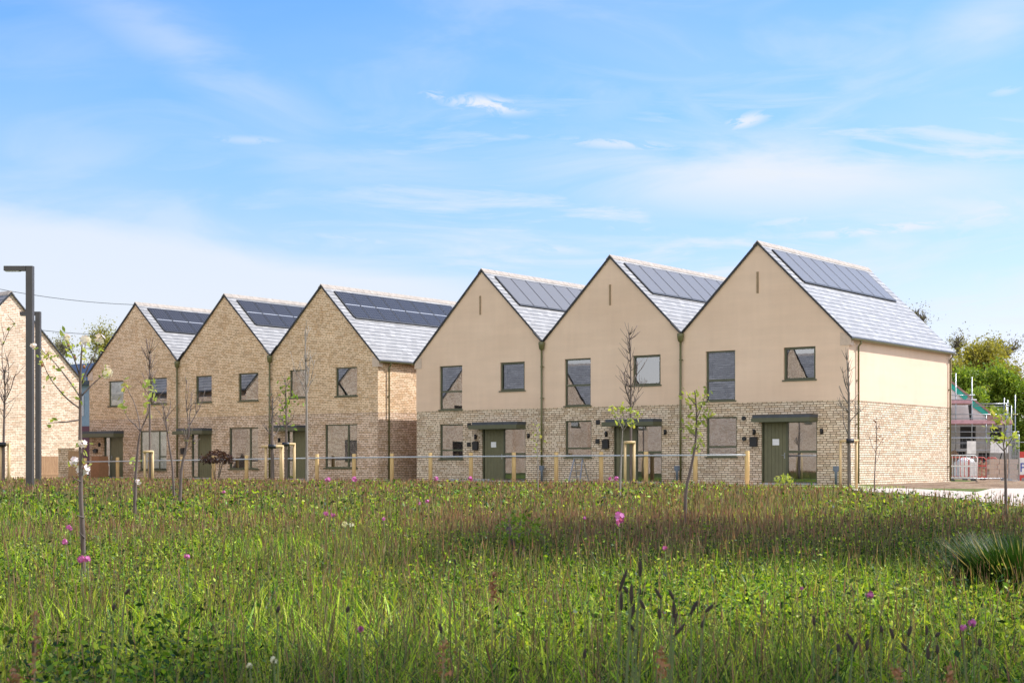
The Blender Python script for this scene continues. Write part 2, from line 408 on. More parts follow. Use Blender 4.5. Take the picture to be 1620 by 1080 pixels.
# ------------------------------------------------------------------ houses
class House:
    def __init__(s, org, rot, W, D, ap, hr, zl, zr, low, up, label, outerL=False, outerR=False, name='gabled_house', cat='house', group=None, band=2.926, render=False):
        s.root = empty(name, org, rot, label, cat, group)
        s.W, s.D, s.ap, s.hr, s.zl, s.zr, s.band = W, D, ap, hr, zl, zr, band
        s.low, s.up, s.render = low, up, render; s.oL, s.oR = outerL, outerR
        s.hl = []; s.hu = []
    def mesh(s, name, b, mat, par=None): return b.build(name, mat, par or s.root)
    def walls(s, off=0):
        W, D, bd = s.W, s.D, s.band; t = .055   # roof build-up above the wall head
        lo = MB(); lo.wall([(0, -.1), (W, -.1), (W, bd), (0, bd)], s.hl, 0)
        for f in ((s.oR, W, 1), (s.oL, 0, -1)):
            pts = [(f[1], 0, -.1), (f[1], D, -.1), (f[1], D, bd), (f[1], 0, bd)]
            if f[2] < 0: pts.reverse()
            lo.face(pts, [(p[1]+50, p[2]) for p in pts])
        lo.face([(W, D, -.1), (0, D, -.1), (0, D, bd), (W, D, bd)], [(W, -.1), (0, -.1), (0, bd), (W, bd)])
        for i, (u_, v_) in enumerate([(0, 0)]): pass
        wl = s.mesh('lower_wall', lo, s.low)
        p = .012 if s.render else .003
        up = MB(); xl = -p if s.oL else 0; xr = W+p if s.oR else W
        out = [(xl, bd), (xr, bd), (xr, s.zr-t), (s.ap, s.hr-t-.01), (xl, s.zl-t)]
        up.wall(out, s.hu, -p)
        up.face([(xr, -p, bd), (xl, -p, bd), (xl, 0, bd), (xr, 0, bd)])
        for on, x, z, sg in ((s.oR, xr, s.zr-t, 1), (s.oL, xl, s.zl-t, -1)):
            pts = [(x, -p, bd), (x, D+p, bd), (x, D+p, z), (x, -p, z)]
            if sg < 0: pts.reverse()
            up.face(pts, [(q[1]+50, q[2]) for q in pts])
        up.face([(q[0], D+p, q[1]) for q in reversed(out)], [(q[0], q[1]) for q in reversed(out)])
        wu = s.mesh('upper_wall', up, s.up)
        for ob in (wl, wu):
            bm = bmesh.new(); bm.from_mesh(ob.data); bmesh.ops.remove_doubles(bm, verts=bm.verts, dist=1e-5); bm.to_mesh(ob.data); bm.free()
        for ob in (wl, wu):      # continuous courses across neighbours
            uvd = ob.data.uv_layers[0].data; a = np.empty(len(uvd)*2, np.float32); uvd.foreach_get('uv', a); a[0::2] += off; uvd.foreach_set('uv', a)
    def roof(s):
        D = s.D; f, bk = -.055, D+.07; th = .05
        r = MB()
        xl = -.16 if s.oL else 0.0; xr = s.W+.16 if s.oR else s.W
        kl = (s.hr-s.zl)/s.ap; kr = (s.hr-s.zr)/(s.W-s.ap)
        zl = s.zl-(0-xl)*kl if s.oL else s.zl; zr = s.zr-(xr-s.W)*kr if s.oR else s.zr
        s.kl, s.kr = kl, kr
        for (xa, za, k) in ((xl, zl, kl), (xr, zr, kr)):
            L = math.hypot(s.ap-xa, s.hr-za)
            top = [(xa, f, za), (xa, bk, za), (s.ap, bk, s.hr), (s.ap, f, s.hr)]
            uvs = [(f, 0), (bk, 0), (bk, L), (f, L)]
            if xa > s.ap: top, uvs = list(top), uvs
            else: top = top[::-1]; uvs = uvs[::-1]
            r.face(top, uvs)
            low = [(p[0], p[1], p[2]-th*1.35) for p in top][::-1]; r.face(low)
            r.face([(xa, f, za), (s.ap, f, s.hr), (s.ap, f, s.hr-th*1.35), (xa, f, za-th*1.35)])
            r.face([(xa, bk, za), (s.ap, bk, s.hr), (s.ap, bk, s.hr-th*1.35), (xa, bk, za-th*1.35)])
            r.face([(xa, f, za), (xa, bk, za), (xa, bk, za-th*1.35), (xa, f, za-th*1.35)])
        ro = s.mesh('roof', r, M['slate'])
        # dark verge trim following both rakes at the front
        v = MB()
        for (xa, za) in ((xl, zl), (xr, zr)):
            d = Vector((s.ap-xa, 0, s.hr-za)); L = d.length; d.normalize(); n = Vector((-d.z, 0, d.x))
            if n.z < 0: n = -n
            c = Vector(((xa+s.ap)/2, f-.004, (za+s.hr)/2))-n*.052
            v.obox(c, d, Vector((0, 1, 0)), n, L/2, .014, .034 if xa < s.ap else .016)
        s.mesh('verge_trim', v, M['verge'], ro)
        # ridge tiles: separate angled lengths
        rd = MB(); y = f-.01; w = .17
        while y < bk-.02:
            y1 = min(y+.44, bk+.01)
            for sg, k in ((-1, kl), (1, kr)):
                x2 = s.ap+sg*w; z0 = s.hr+.035; z2 = s.hr-k*w+.03
                pts = [(s.ap, y+.006, z0), (x2, y+.006, z2), (x2, y1-.006, z2), (s.ap, y1-.006, z0)]
                if sg > 0: pts.reverse()
                rd.face(pts if sg < 0 else pts, [(0, 0)]*4)
                rd.face([(x2, y+.006, z2), (x2, y+.006, z2-.03), (x2, y1-.006, z2-.03), (x2, y1-.006, z2)])
                rd.face([(s.ap, y+.006, z0), (x2, y+.006, z2), (x2, y+.006, z2-.03), (s.ap, y+.006, z0-.05)])
            y += .44
        s.mesh('ridge_tiles', rd, M['ridge'], ro)
        s.xl, s.xr, s.ezl, s.ezr = xl, xr, zl, zr
    def opening(s, x0, x1, z0, z1): (s.hu if z0 > s.band-.05 else s.hl).append((x0, max(z0, s.band+.02) if z0 > s.band-.05 else z0, x1, z1))
    def window(s, x0, x1, z0, z1, mull=(), trans=(), blind=None, room='room', sill=True, sash=None):
        if z0 > s.band-.05: z0 = max(z0, s.band+.02)
        s.opening(x0, x1, z0, z1)
        b = MB(); w = .055; ya, yb = .055, .115
        b.box(x0, x0+w, ya, yb, z0, z1); b.box(x1-w, x1, ya, yb, z0, z1)
        b.box(x0+w, x1-w, ya, yb, z1-w, z1); b.box(x0+w, x1-w, ya, yb, z0, z0+w)
        for m in mull: b.box(m-.035, m+.035, ya+.002, yb, z0+w, z1-w)
        for (ta, tb, tz) in trans: b.box(max(ta, x0+w), min(tb, x1-w), ya+.004, yb, tz-.035, tz+.035)
        # slim opening-sash bead just inside the frame
        if sash:
            sx0, sx1, sz0, sz1 = sash; q = .03
            b.box(sx0, sx0+q, ya-.012, ya-.001, sz0, sz1); b.box(sx1-q, sx1, ya-.012, ya-.001, sz0, sz1)
            b.box(sx0+q, sx1-q, ya-.012, ya-.001, sz0, sz0+q); b.box(sx0+q, sx1-q, ya-.012, ya-.001, sz1-q, sz1)
        wn = s.mesh('window', b, M['frame'])
        p = MB(); p.face([(x0+w*.6, .092, z0+w*.6), (x1-w*.6, .092, z0+w*.6), (x1-w*.6, .092, z1-w*.6), (x0+w*.6, .092, z1-w*.6)])
        s.mesh('pane', p, M['glass_clear' if blind else 'glass'], wn)
        if sill:
            q = MB(); q.box(x0-.05, x1+.05, -.05, .054, z0-.035, z0+.012); s.mesh('sill', q, M['frame'], wn)
        # the room just behind: pale plaster reveal, then a dim back wall
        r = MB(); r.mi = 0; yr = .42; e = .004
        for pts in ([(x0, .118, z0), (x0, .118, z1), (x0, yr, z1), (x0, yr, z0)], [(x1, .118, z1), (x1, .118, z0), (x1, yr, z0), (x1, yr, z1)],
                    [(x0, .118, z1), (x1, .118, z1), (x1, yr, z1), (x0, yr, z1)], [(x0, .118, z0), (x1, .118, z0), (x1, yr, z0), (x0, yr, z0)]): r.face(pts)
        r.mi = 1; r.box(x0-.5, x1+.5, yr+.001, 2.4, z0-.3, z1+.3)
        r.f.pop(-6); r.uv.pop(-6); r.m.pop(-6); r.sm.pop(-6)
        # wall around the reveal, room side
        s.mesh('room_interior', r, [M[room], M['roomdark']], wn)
        if blind is not None:
            bl = MB(); k = MB(); z = z1-.06
            while z > z1-(z1-z0)*blind: bl.box(x0+.045, x1-.045, .094, .112, z-.022, z); z -= .026
            s.mesh('blind', bl, M['blind'], wn)
        return wn
    def door(s, x0, x1, z1, leaf, glass, glass_mid=None, notice=None, hside=1, z0=.06):
        """leaf and glass are (xa, xb); the frame fills the opening"""
        s.opening(x0, x1, 0, z1)
        f = MB(); w = .05; ya, yb = .05, .12
        f.box(x0, x0+w, ya, yb, z0, z1); f.box(x1-w, x1, ya, yb, z0, z1); f.box(x0+w, x1-w, ya, yb, z1-w, z1)
        jx = leaf[1] if glass[0] > leaf[0] else leaf[0]
        f.box(jx-.035, jx+.035, ya-.002, yb, z0, z1-w)
        gx0, gx1 = max(glass[0], x0+w), min(glass[1], x1-w)
        f.box(gx0, gx1, ya+.003, yb, z0, z0+w)
        if glass_mid: f.box(gx0, gx1, ya+.003, yb, glass_mid-.045, glass_mid+.045)
        fr = s.mesh('door_frame', f, M['frame'])
        g = MB(); g.face([(gx0-.01, .09, z0+.02), (gx1+.01, .09, z0+.02), (gx1+.01, .09, z1-.03), (gx0-.01, .09, z1-.03)])
        s.mesh('pane', g, M['glass'], fr)
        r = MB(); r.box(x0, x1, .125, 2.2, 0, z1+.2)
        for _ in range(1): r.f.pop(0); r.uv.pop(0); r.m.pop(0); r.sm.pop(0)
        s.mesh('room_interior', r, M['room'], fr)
        d = MB(); la, lb = leaf[0]+(.04), leaf[1]-(.04); n = 6; wv = (lb-la)/n
        d.box(la, lb, .082, .11, z0, z1-w)
        for i in range(n): d.box(la+i*wv+.005, la+(i+1)*wv-.005, .07, .081, z0+.01, z1-w-.01)
        dr = s.mesh('door', d, M['door'])
        h = MB(); hx = lb-.06 if hside > 0 else la+.06; hz = 1.02
        h.box(hx-.018, hx+.018, .06, .068, hz-.1, hz+.1); h.tube([(hx, .066, hz+.02), (hx, .03, hz+.02)], .009); h.tube([(hx, .03, hz+.02), (hx-.1*hside, .03, hz+.02)], .009)
        s.mesh('handle', h, M['galv'], dr)
        if notice:
            q = MB(); q.box(notice[0]-.13, notice[0]+.13, .064, .0685, notice[1]-.11, notice[1]+.11)
            nt_ = s.mesh('paper_notice', q, M['paper'], dr)
        st = MB(); st.box(x0-.02, x1+.02, -.12, .12, 0, z0-.002); s.mesh('threshold', st, M['step'])
    def canopy(s, x0, x1, z0, z1, fx0):
        b = MB(); b.box(x0, x1, -.62, -.002, z0, z0+(z1-z0)*.62); c = s.mesh('door_canopy', b, M['frame'])
        q = MB(); q.box(fx0, x1+.01, -.60, -.003, z0+(z1-z0)*.62+.002, z1+.02); s.mesh('lead_flashing', q, M['lead'], c)
    def box_part(s, name, x, z, w, h, d, mat, round_=False):
        b = MB()
        if round_: b.tube([(x, 0, z), (x, -d, z)], w/2, 14)
        else: b.box(x-w/2, x+w/2, -d, -.002, z-h/2, z+h/2)
        return s.mesh(name, b, mat)
    def letterbox(s, x, z, w, h):
        b = MB(); b.box(x-w/2, x+w/2, -.11, -.002, z-h/2, z+h/2-.03)
        b.face([(x-w/2-.01, -.125, z+h/2-.045), (x+w/2+.01, -.125, z+h/2-.045), (x+w/2+.01, -.002, z+h/2), (x-w/2-.01, -.002, z+h/2)])
        b.box(x-w/2-.01, x+w/2+.01, -.125, -.112, z+h/2-.11, z+h/2-.045)
        s.mesh('letterbox', b, M['black'])
    def wall_light(s, x, z):
        b = MB(); b.box(x-.045, x+.045, -.02, -.002, z-.07, z+.07); b.tube([(x, -.07, z-.10), (x, -.07, z+.10)], .042, 10)
        s.mesh('wall_light', b, M['black'])
    def slit(s, x, z0, z1, mat):
        # shallow vertical slot: a dark groove between two raised beads
        b = MB(); b.box(x-.05, x+.05, -.0155, -.013, z0, z1)
        o = s.mesh('gable_slot', b, mat)
        q = MB(); q.box(x-.062, x-.05, -.028, -.012, z0, z1); q.box(x+.05, x+.062, -.028, -.012, z0, z1); q.box(x-.062, x+.062, -.028, -.012, z1, z1+.014)
        s.mesh('slot_bead', q, s.up, o)
    def solar(s, mat='pv', n=8, d0=.48, w=1.0, s0=.42, s1=2.16):
        k = s.kr; dn = Vector((1, 0, -k)).normalized(); up = Vector((k, 0, 1)).normalized(); yy = Vector((0, 1, 0))
        apx = Vector((s.ap, 0, s.hr))
        for i in range(n):
            ya = d0+i*w; yb = ya+w-.02
            P = lambda y, t, h: apx+dn*t+up*h+yy*y
            b = MB()
            b.face([P(ya+.02, s1-.02, .052), P(yb-.02, s1-.02, .052), P(yb-.02, s0+.02, .052), P(ya+.02, s0+.02, .052)], [(0, 0), (1, 0), (1, 1), (0, 1)])
            o = s.mesh('solar_panel', b, M[mat])
            q = MB(); c = lambda y0, y1, t0, t1: q.obox(P((y0+y1)/2, (t0+t1)/2, .034), yy, dn, up, (y1-y0)/2, (t1-t0)/2, .022)
            c(ya, ya+.022, s0, s1); c(yb-.022, yb, s0, s1); c(ya+.022, yb-.022, s0, s0+.022); c(ya+.022, yb-.022, s1-.022, s1)
            s.mesh('panel_frame', q, M['black'], o)
        q = MB(); q.obox(P(d0+n*w/2, s1+.035, .035), yy, dn, up, n*w/2, .03, .018); q.obox(P(d0-.03, (s0+s1)/2, .035), yy, dn, up, .02, (s1-s0)/2, .018)
        s.mesh('panel_edge_skirt', q, M['black'])
    def gutter(s, right=True):
        x = s.xr+.015 if right else s.xl-.015; z = (s.ezr if right else s.ezl)-.055
        g = MB(); n = 7; D0, D1 = -.07, s.D+.08; r = .062
        for i in range(n):
            a0 = PI+PI*i/n; a1 = PI+PI*(i+1)/n
            p = [(x+r*math.cos(a0), z+r*math.sin(a0)), (x+r*math.cos(a1), z+r*math.sin(a1))]
            g.face([(p[0][0], D0, p[0][1]), (p[1][0], D0, p[1][1]), (p[1][0], D1, p[1][1]), (p[0][0], D1, p[0][1])])
        for D_ in (D0, D1): g.face([(x+r*math.cos(PI+PI*i/n), D_, z+r*math.sin(PI+PI*i/n)) for i in range(n+1)])
        go = s.mesh('gutter', g, M['gutter'])
        sg = 1 if right else -1; xw = (s.W if right else 0)+sg*.012
        for yy in (.62, s.D-.28):
            p = MB(); p.tube([(x, yy, z-.03), (x, yy, z-.13), (xw+sg*.07, yy, z-.24), (xw+sg*.07, yy, .05)], .035, 8)
            pz = .6
            while pz < z-.4: p.box(min(xw, xw+sg*.08), max(xw, xw+sg*.08), yy-.05, yy+.05, pz, pz+.03); pz += 1.5
            s.mesh('downpipe', p, M['gutter'])
        # cast stone kneeler at the foot of the verge
    def kneeler(s, right=True):
        b = MB(); x = s.W if right else 0; z = (s.zr if right else s.zl)-.10
        x0, x1 = (x-.30, x+.10) if right else (x-.10, x+.30)
        b.box(x0, x1, -.03, .2, z-.34, z-.06)
        b.face([(x0, -.03, z-.06), (x1, -.03, z-.06), (x0 if right else x1, -.03, z+.12)])
        s.mesh('kneeler_stone', b, M['kneel'])
    def hopper(s, x, z):
        """valley outlet between two gables: hopper head and long downpipe"""
        b = MB(); b.tube([(x, -.11, z), (x, -.11, z-.09), (x, -.11, z-.28), (x, -.11, z-.33)], [.125, .13, .10, .045], 12)
        h = s.mesh('downpipe', MB_pipe(x, z), M['gutter'])
        s.mesh('hopper_head', b, M['gutter'], h)
        c = MB()
        for sg in (-1, 1):
            c.bar((x+sg*.04, -.06, z+.04), (x+sg*.44, -.06, z+.42), .11, .05)
        s.mesh('valley_flashing', c, M['verge'])
def MB_pipe(x, z):
    p = MB(); p.tube([(x, -.11, z-.3), (x, -.11, .05)], .042, 10)
    pz = .8
    while pz < z-.5: p.box(x-.06, x+.06, -.13, -.013, pz, pz+.03); p.box(x+.05, x+.085, -.12, -.09, pz, pz+.03); pz += 1.25
    return p

D_H = 9.35
def pixel_house(C0, bx, px_ap, py_ap, py_vl, py_vr, spec, low, up, label, oL, oR, group, render, kind):
    """C0: terrace corner; bx: the two boundary columns"""
    a0 = on_line(C0, U, bx[0]); a1 = on_line(C0, U, bx[1]); org = C0+U*a0
    def lx(px): return on_line(C0, U, px)-a0
    def lz(px, py): a = on_line(C0, U, px); return zat(py, (C0+U*a).y)
    C1 = C0-V*.055; ap = on_line(C1, U, px_ap)-a0; hr = zat(py_ap, (C1+U*(ap+a0)).y)-.01
    W = a1-a0; zl = lz(bx[0], py_vl); zr = lz(bx[1], py_vr)
    h = House(org, -TH, W, D_H, ap, hr, zl, zr, low, up, label, oL, oR, group=group, render=render)
    def rect(q): x0, x1, y0, y1 = q; xm = (x0+x1)/2; return lx(x0), lx(x1), lz(xm, y1), lz(xm, y0)
    for w in spec['windows']:
        x0, x1, z0, z1 = rect(w['r']); kw = {}
        if 'm' in w: kw['mull'] = [lx(w['m'])]
        if 't' in w: kw['trans'] = [(lx(w['tx'][0]) if 'tx' in w else x0, lx(w['tx'][1]) if 'tx' in w else x1, lz(w['r'][0], w['t']))]
        kw['blind'] = w.get('b'); kw['room'] = w.get('room', 'room')
        if 's' in w: kw['sash'] = (x0+.05, x1-.05, z0+.05, z1-.05)
        h.window(x0, x1, z0, z1, **kw)
    dd = spec['door']; x0, x1 = lx(dd['x'][0]), lx(dd['x'][1]); z1 = lz(dd['x'][0], dd['top'])
    h.door(x0, x1, z1, (lx(dd['leaf'][0]), lx(dd['leaf'][1])), (lx(dd['glass'][0]), lx(dd['glass'][1])),
           lz(dd['x'][0], dd['mid']) if 'mid' in dd else None, (lx(dd['note'][0]), lz(*dd['note'])) if 'note' in dd else None, dd.get('hs', 1))
    c = spec['canopy']; h.canopy(lx(c[0])+.25 if kind == 'R' else lx(c[0])+.2, lx(c[1]), lz(c[1], c[4]), lz(c[1], c[3]), lx(c[2])+.05)
    h.walls(a0+40); h.roof(); 
    for (x, y) in spec.get('lights', []): h.wall_light(lx(x), lz(x, y))
    for (x, y) in spec.get('vents', []): h.box_part('wall_vent', lx(x), lz(x, y), .16, .17, .06, M['black'], kind == 'R' and x > 1100)
    if 'lb' in spec: x, y, w, hh = spec['lb']; h.letterbox(lx(x), lz(x, y), w, hh)
    sx, sy0, sy1 = spec['slit']; h.slit(lx(sx), lz(sx, sy1), lz(sx, sy0), M['slit'] if render else M['brick_up'])
    h.solar('pv_grey' if kind == 'R' else 'pv')
    return h
W_ = lambda x0, x1, y0, y1, **k: dict(r=(x0, x1, y0, y1), **k)
GR = 'terrace of cream rendered houses over cut stone'; GL = 'terrace of buff brick houses'
R1 = pixel_house(RC, (659.3, 859.4), 761, 425, 567, 538.5, dict(
    windows=[W_(695.6, 731.5, 578.5, 648, t=619.8), W_(791.6, 830.3, 572.6, 618, s=1), W_(695.6, 732.2, 670.8, 726, t=712)],
    door=dict(x=(762.4, 831.7), top=677, leaf=(764, 795.5), glass=(796, 831), mid=718, note=(779.3, 703)),
    canopy=(748.3, 831.7, 759.6, 667.5, 678), lights=[(753.3, 691), (837, 689)], vents=[(743, 672.6), (742.4, 703)], lb=(753.5, 704.5, .26, .36), slit=(760.3, 468, 498)),
    M['stone'], M['render'], 'leftmost cream rendered gabled house, its corner beside the brick row', True, False, GR, True, 'R')
R2 = pixel_house(RC, (859.4, 1079), 964.3, 403.3, 538.5, 525, dict(
    windows=[W_(893.6, 934.8, 567, 642, t=610), W_(1001.2, 1045.2, 561.5, 609.5, s=1), W_(894, 935.8, 664.9, 723.5, t=709)],
    door=dict(x=(970.6, 1047), top=672.6, leaf=(972, 1005.5), glass=(1007, 1046.5), mid=715.5),
    canopy=(957.3, 1047, 969.6, 663, 673), lights=[(960, 686.3), (1053.3, 683.5)], vents=[(946.7, 667.3), (946, 698)], lb=(959.3, 702, .26, .36), slit=(965.7, 450.3, 483)),
    M['stone'], M['render'], 'middle cream rendered gabled house, with a stepladder below its window', False, False, GR, True, 'R')
R3 = pixel_house(RC, (1079, 1342.5), 1197.8, 381, 525, 525.5, dict(
    windows=[W_(1116.7, 1163.3, 554.8, 634, t=602), W_(1240, 1290.4, 548.5, 600.8, s=1), W_(1117.4, 1165.6, 658.9, 722.5, t=706.7)],
    door=dict(x=(1204.4, 1292.6), top=666.3, leaf=(1206, 1244), glass=(1245.5, 1291.6), mid=714.5, note=(1226, 699)),
    canopy=(1191.5, 1293.7, 1200.7, 656, 666.5), lights=[(1194, 683), (1300.7, 682)], vents=[(1177.4, 661.5), (1177.8, 693.7)], lb=(1193.5, 698.4, .27, .36), slit=(1199, 430, 464)),
    M['stone'], M['render'], 'rightmost cream rendered gabled house, showing its sunlit side wall', False, True, GR, True, 'R')
L1 = pixel_house(LC, (141.5, 283), 213.5, 478, 588, 569.5, dict(
    windows=[W_(172, 195.3, 602.2, 642.5, b=1.0), W_(235.9, 264, 597.5, 639), W_(221.4, 263.3, 681, 743.5, m=250.7, b=.95, t=722, tx=(250.7, 263))],
    door=dict(x=(164, 194.6), top=691, leaf=(173, 194.2), glass=(165, 172), hs=-1),
    canopy=(132.6, 195.6, 145, 682, 691), lights=[(158.4, 703.3)], lb=(152.4, 712.7, .26, .2), slit=(215.7, 507, 534.5)),
    M['brick_low'], M['brick_up'], 'leftmost buff brick gabled house of three, white blinds in its ground floor window', True, False, GL, False, 'L')
L2 = pixel_house(LC, (283, 429.3), 354, 464.5, 569.5, 560.5, dict(
    windows=[W_(309.6, 335, 594.3, 636.5), W_(377.2, 408.7, 589.9, 634), W_(362.4, 408.7, 676, 741.5, m=394.5)],
    door=dict(x=(302.6, 334.7), top=686, leaf=(312.6, 334.3), glass=(303.5, 311.8), hs=-1),
    canopy=(284, 335.3, 293, 677.8, 686.4), lights=[], lb=(290.5, 713, .24, .3), slit=(355.8, 496.6, 524.3)),
    M['brick_low'], M['brick_up'], 'middle buff brick gabled house, behind the dark copper shrub', False, False, GL, False, 'L')
L3 = pixel_house(LC, (429.3, 597.8), 507.4, 449.6, 560.5, 563.5, dict(
    windows=[W_(458.2, 484, 584.8, 629), W_(531, 565, 580.7, 626.5), W_(514, 565, 670.8, 740, m=549.6)],
    door=dict(x=(454, 484.4), top=681, leaf=(462.7, 484), glass=(455, 461.8), hs=-1),
    canopy=(436, 484.4, 445, 673, 681.4), lights=[(442.6, 696)], slit=(508.3, 484, 512.4)),
    M['brick_low'], M['brick_up'], 'rightmost buff brick gabled house, its lit side wall facing the rendered houses', False, True, GL, False, 'L')
for h in (R3, L3): h.gutter(True); h.kneeler(True)
R1.kneeler(False); L1.kneeler(False)
R1.gutter(False); L1.gutter(False)
R2.hopper(0, R2.zl-.06); R3.hopper(0, R3.zl-.06); L2.hopper(0, L2.zl-.06); L3.hopper(0, L3.zl-.06)

# the gabled end at the far left (its gable looks along the street) and more of the same row outside the picture, seen in the glass
def side_house(org, W, hr, he, label, wins, name='gabled_house', D=14, zoff=0, cat='house'):
    h = House(org, PI/2-TH, W, D, W/2, hr, he, he, M['brick_far'], M['brick_far'], label, True, True, name=name, cat=cat, group='buff brick houses along the left side street', band=2.9)
    for w in wins: h.window(*w)
    h.walls(10); h.roof(); return h
YB = 68.0; cb = Vector(((126-CX)/F*YB, YB, 0)); WB = 7.2
bo = cb-V*WB
side_house(bo, WB, zat(461, YB-WB*.4), zat(596, YB), 'pale sunlit brick gable end at the far left edge, behind the two street lamps', [])
for i in range(4):
    o = bo - U*9 - V*(16+i*9.6)
    side_house(o, 8.2, 8.9, 5.0, ['first brick gable beyond the left edge, nearest the lamps', 'second brick gable beyond the left edge', 'third brick gable beyond the left edge', 'fourth brick gable beyond the left edge, nearest the viewer'][i], [(1.0, 2.2, 3.5, 4.7), (5.4, 6.6, 3.5, 4.7), (5.2, 6.8, .9, 2.2)], D=9)

for i in range(2):
    o = U*-47 + V*(-11+i*9.4)
    side_house(o, 8.2, 8.9, 5.0, ['brick gable out of sight at the left, lower one of two', 'brick gable out of sight at the left, upper one of two'][i], [(1.0, 2.2, 3.5, 4.7), (5.2, 6.8, .9, 2.2)], D=9)
# dark roofed house glimpsed between the rows
bk = empty('back_house', at(125, 760, 88)*1, -TH, 'pale blue clad house with navy roof glimpsed between the pale gable and the brick terrace', 'house'); bk.location.z = 0
b = MB(); b.box(-4.5, 3.5, 0, 6, 2.9, 5.6); b.build('upper_wall', M['cladding'], bk)
b = MB(); b.box(-4.5, 3.5, 0, 6, 0, 2.9); b.build('lower_wall', M['burgundy'], bk)
b = MB(); b.face([(-4.8, -.3, 5.5), (3.8, -.3, 5.5), (3.8, 3, 6.9), (-4.8, 3, 6.9)]); b.face([(-4.8, 3, 6.9), (3.8, 3, 6.9), (3.8, 6.3, 5.5), (-4.8, 6.3, 5.5)]); b.box(-4.8, 3.8, -.34, -.24, 5.3, 5.55); b.build('roof', M['navy'], bk)
b = MB(); b.box(-.9, .5, -.03, -.002, 3.5, 4.7); b.build('window', M['glass'], bk)

# ------------------------------------------------------------------ post and rail
FO = RC - V*3.2
fl = empty('rail_fence', FO+U*on_line(FO, U, 650), -TH, 'low timber post fence with one galvanised rail in front of both terraces', 'fence')
fl.location.z = 0; fa0 = on_line(FO, U, 650)
posts = [-8, 38, 88, 135, 186, 237, 288, 338, 390, 445, 501.5, 560, 620, 681, 745, 813, 880, 951, 1022, 1100, 1182]
def railz(px): return np.interp(px, [0, 150, 500, 700, 1100, 1180], [733, 730, 724.3, 722, 719.8, 719.3])
rp = []
for px in posts:
    a = on_line(FO, U, px); Y = (FO+U*a).y; zt = zat(railz(px)-6.2, Y); b = MB(); r = .082
    x = a-fa0; b.tube([(x, 0, -.05), (x, 0, zt-.02), (x, 0, zt)], [r, r, r*.93], 10); b.build('fence_post', M['post'], fl)
    rp.append((x, -.112, zat(railz(px), Y)))
b = MB(); b.tube(rp, .026, 8); b.build('rail', M['rail'], fl)

# wooden close-boarded fence and low brick wall at the far left
lf = empty('board_fence', Vector((0, 0, 0)), 0, 'brown close boarded timber fence at the foot of the pale gable', 'fence')
p0 = at(62, 760, 60); p1 = at(92, 760, 61); p0.z = p1.z = 0; lf.location = p0; dv = (p1-p0); b = MB()
n = 9
for i in range(n):
    a = dv*(i/n); c = dv*((i+.92)/n); b.bar((a.x, a.y, .62), (c.x, c.y, .62), .0) if False else b.obox((a+c)/2+Vector((0, 0, .52)), dv.normalized(), Vector((-dv.y, dv.x, 0)).normalized(), Vector((0, 0, 1)), (c-a).length/2, .012, .5)
b.build('boards', M['fencewood'], lf)
b = MB(); b.bar((0, 0, .3), (dv.x, dv.y, .3), .05, .08); b.build('fence_rail', M['fencewood'], lf)
b = MB(); q = at(105, 760, 62); b.box(-.55, .55, 0, .22, 0, 1.3); b.box(-.57, .57, -.02, .24, 1.302, 1.37)
tag(b.build('garden_wall', M['brick_low'], None, (q.x, q.y, 0), -TH), 'short brick garden wall between the board fence and the brick terrace', 'wall')
b = MB(); q = at(118, 760, 61.5); b.box(-.28, .28, 0, .05, 0, 1.25); b.box(-.28, .28, -.03, -.002, .2, .3); b.box(-.28, .28, -.03, -.002, .95, 1.05)
tag(b.build('garden_gate', M['fencewood'], None, (q.x, q.y, 0), -.2), 'dark brown timber gate beside the short garden wall', 'gate')

# ------------------------------------------------------------------ street lamps
def street_lamp(px, top, Y, w, arm, label):
    p = at(px, top, Y); h = p.z; r = empty('street_lamp', (p.x, p.y, 0), 0, label, 'street lamp', 'angular grey street lamps at the left')
    b = MB(); c = w/2*.86; t = .035
    # square tube with chamfered corners
    prof = [(c, w/2), (w/2, c), (w/2, -c), (c, -w/2), (-c, -w/2), (-w/2, -c), (-w/2, c), (-c, w/2)]
    for i in range(8):
        a, d = prof[i], prof[(i+1) % 8]; b.face([(d[0], d[1], 0), (a[0], a[1], 0), (a[0], a[1], h-.001), (d[0], d[1], h-.001)])
    b.face([(x, y, h-.001) for x, y in prof])
    b.build('pole', M['lamp'], r)
    b = MB(); b.box(-arm, -w/2-.001, -w/2, w/2, h-.105, h-.002); b.build('lamp_arm', M['lamp'], r)
    b = MB(); b.box(-arm+.02, -arm+.34, -w/2+.02, w/2-.02, h-.118, h-.106); b.build('lamp_head', M['plastic_white'], r)
    b = MB(); b.box(-.045, .045, -w/2-.006, -w/2-.001, .45, .95); b.build('access_door', M['lamp'], r)
    b = MB(); b.box(-.17, .17, -.17, .17, 0, .03)
    b.build('base_plate', M['lamp'], r)
street_lamp(47.5, 421, 33, .152, .56, 'tall angular grey street lamp, the nearer of the two, its flat arm pointing left')
street_lamp(60.5, 493, 42, .14, .5, 'shorter looking grey street lamp close behind the nearer lamp post')

# overhead wires between the pale gable and the trees
def wire(px0, py0, px1, py1, Y0, Y1, label, r=.016):
    a, c = at(px0, py0, Y0), at(px1, py1, Y1); b = MB(); pts = []
    for i in range(13):
        t = i/12; p = a.lerp(c, t); p.z -= .5*4*t*(1-t)*.8; pts.append(p-a)
    b.tube(pts, r, 5); tag(b.build('overhead_wire', M['black'], None, a), label, 'cable', 'overhead wires at the left')
wire(-160, 420, 215, 482, 75, 90, 'upper overhead wire crossing the sky above the brick terrace')
wire(-160, 480, 200, 530, 75, 90, 'lower overhead wire above the gap left of the brick terrace')

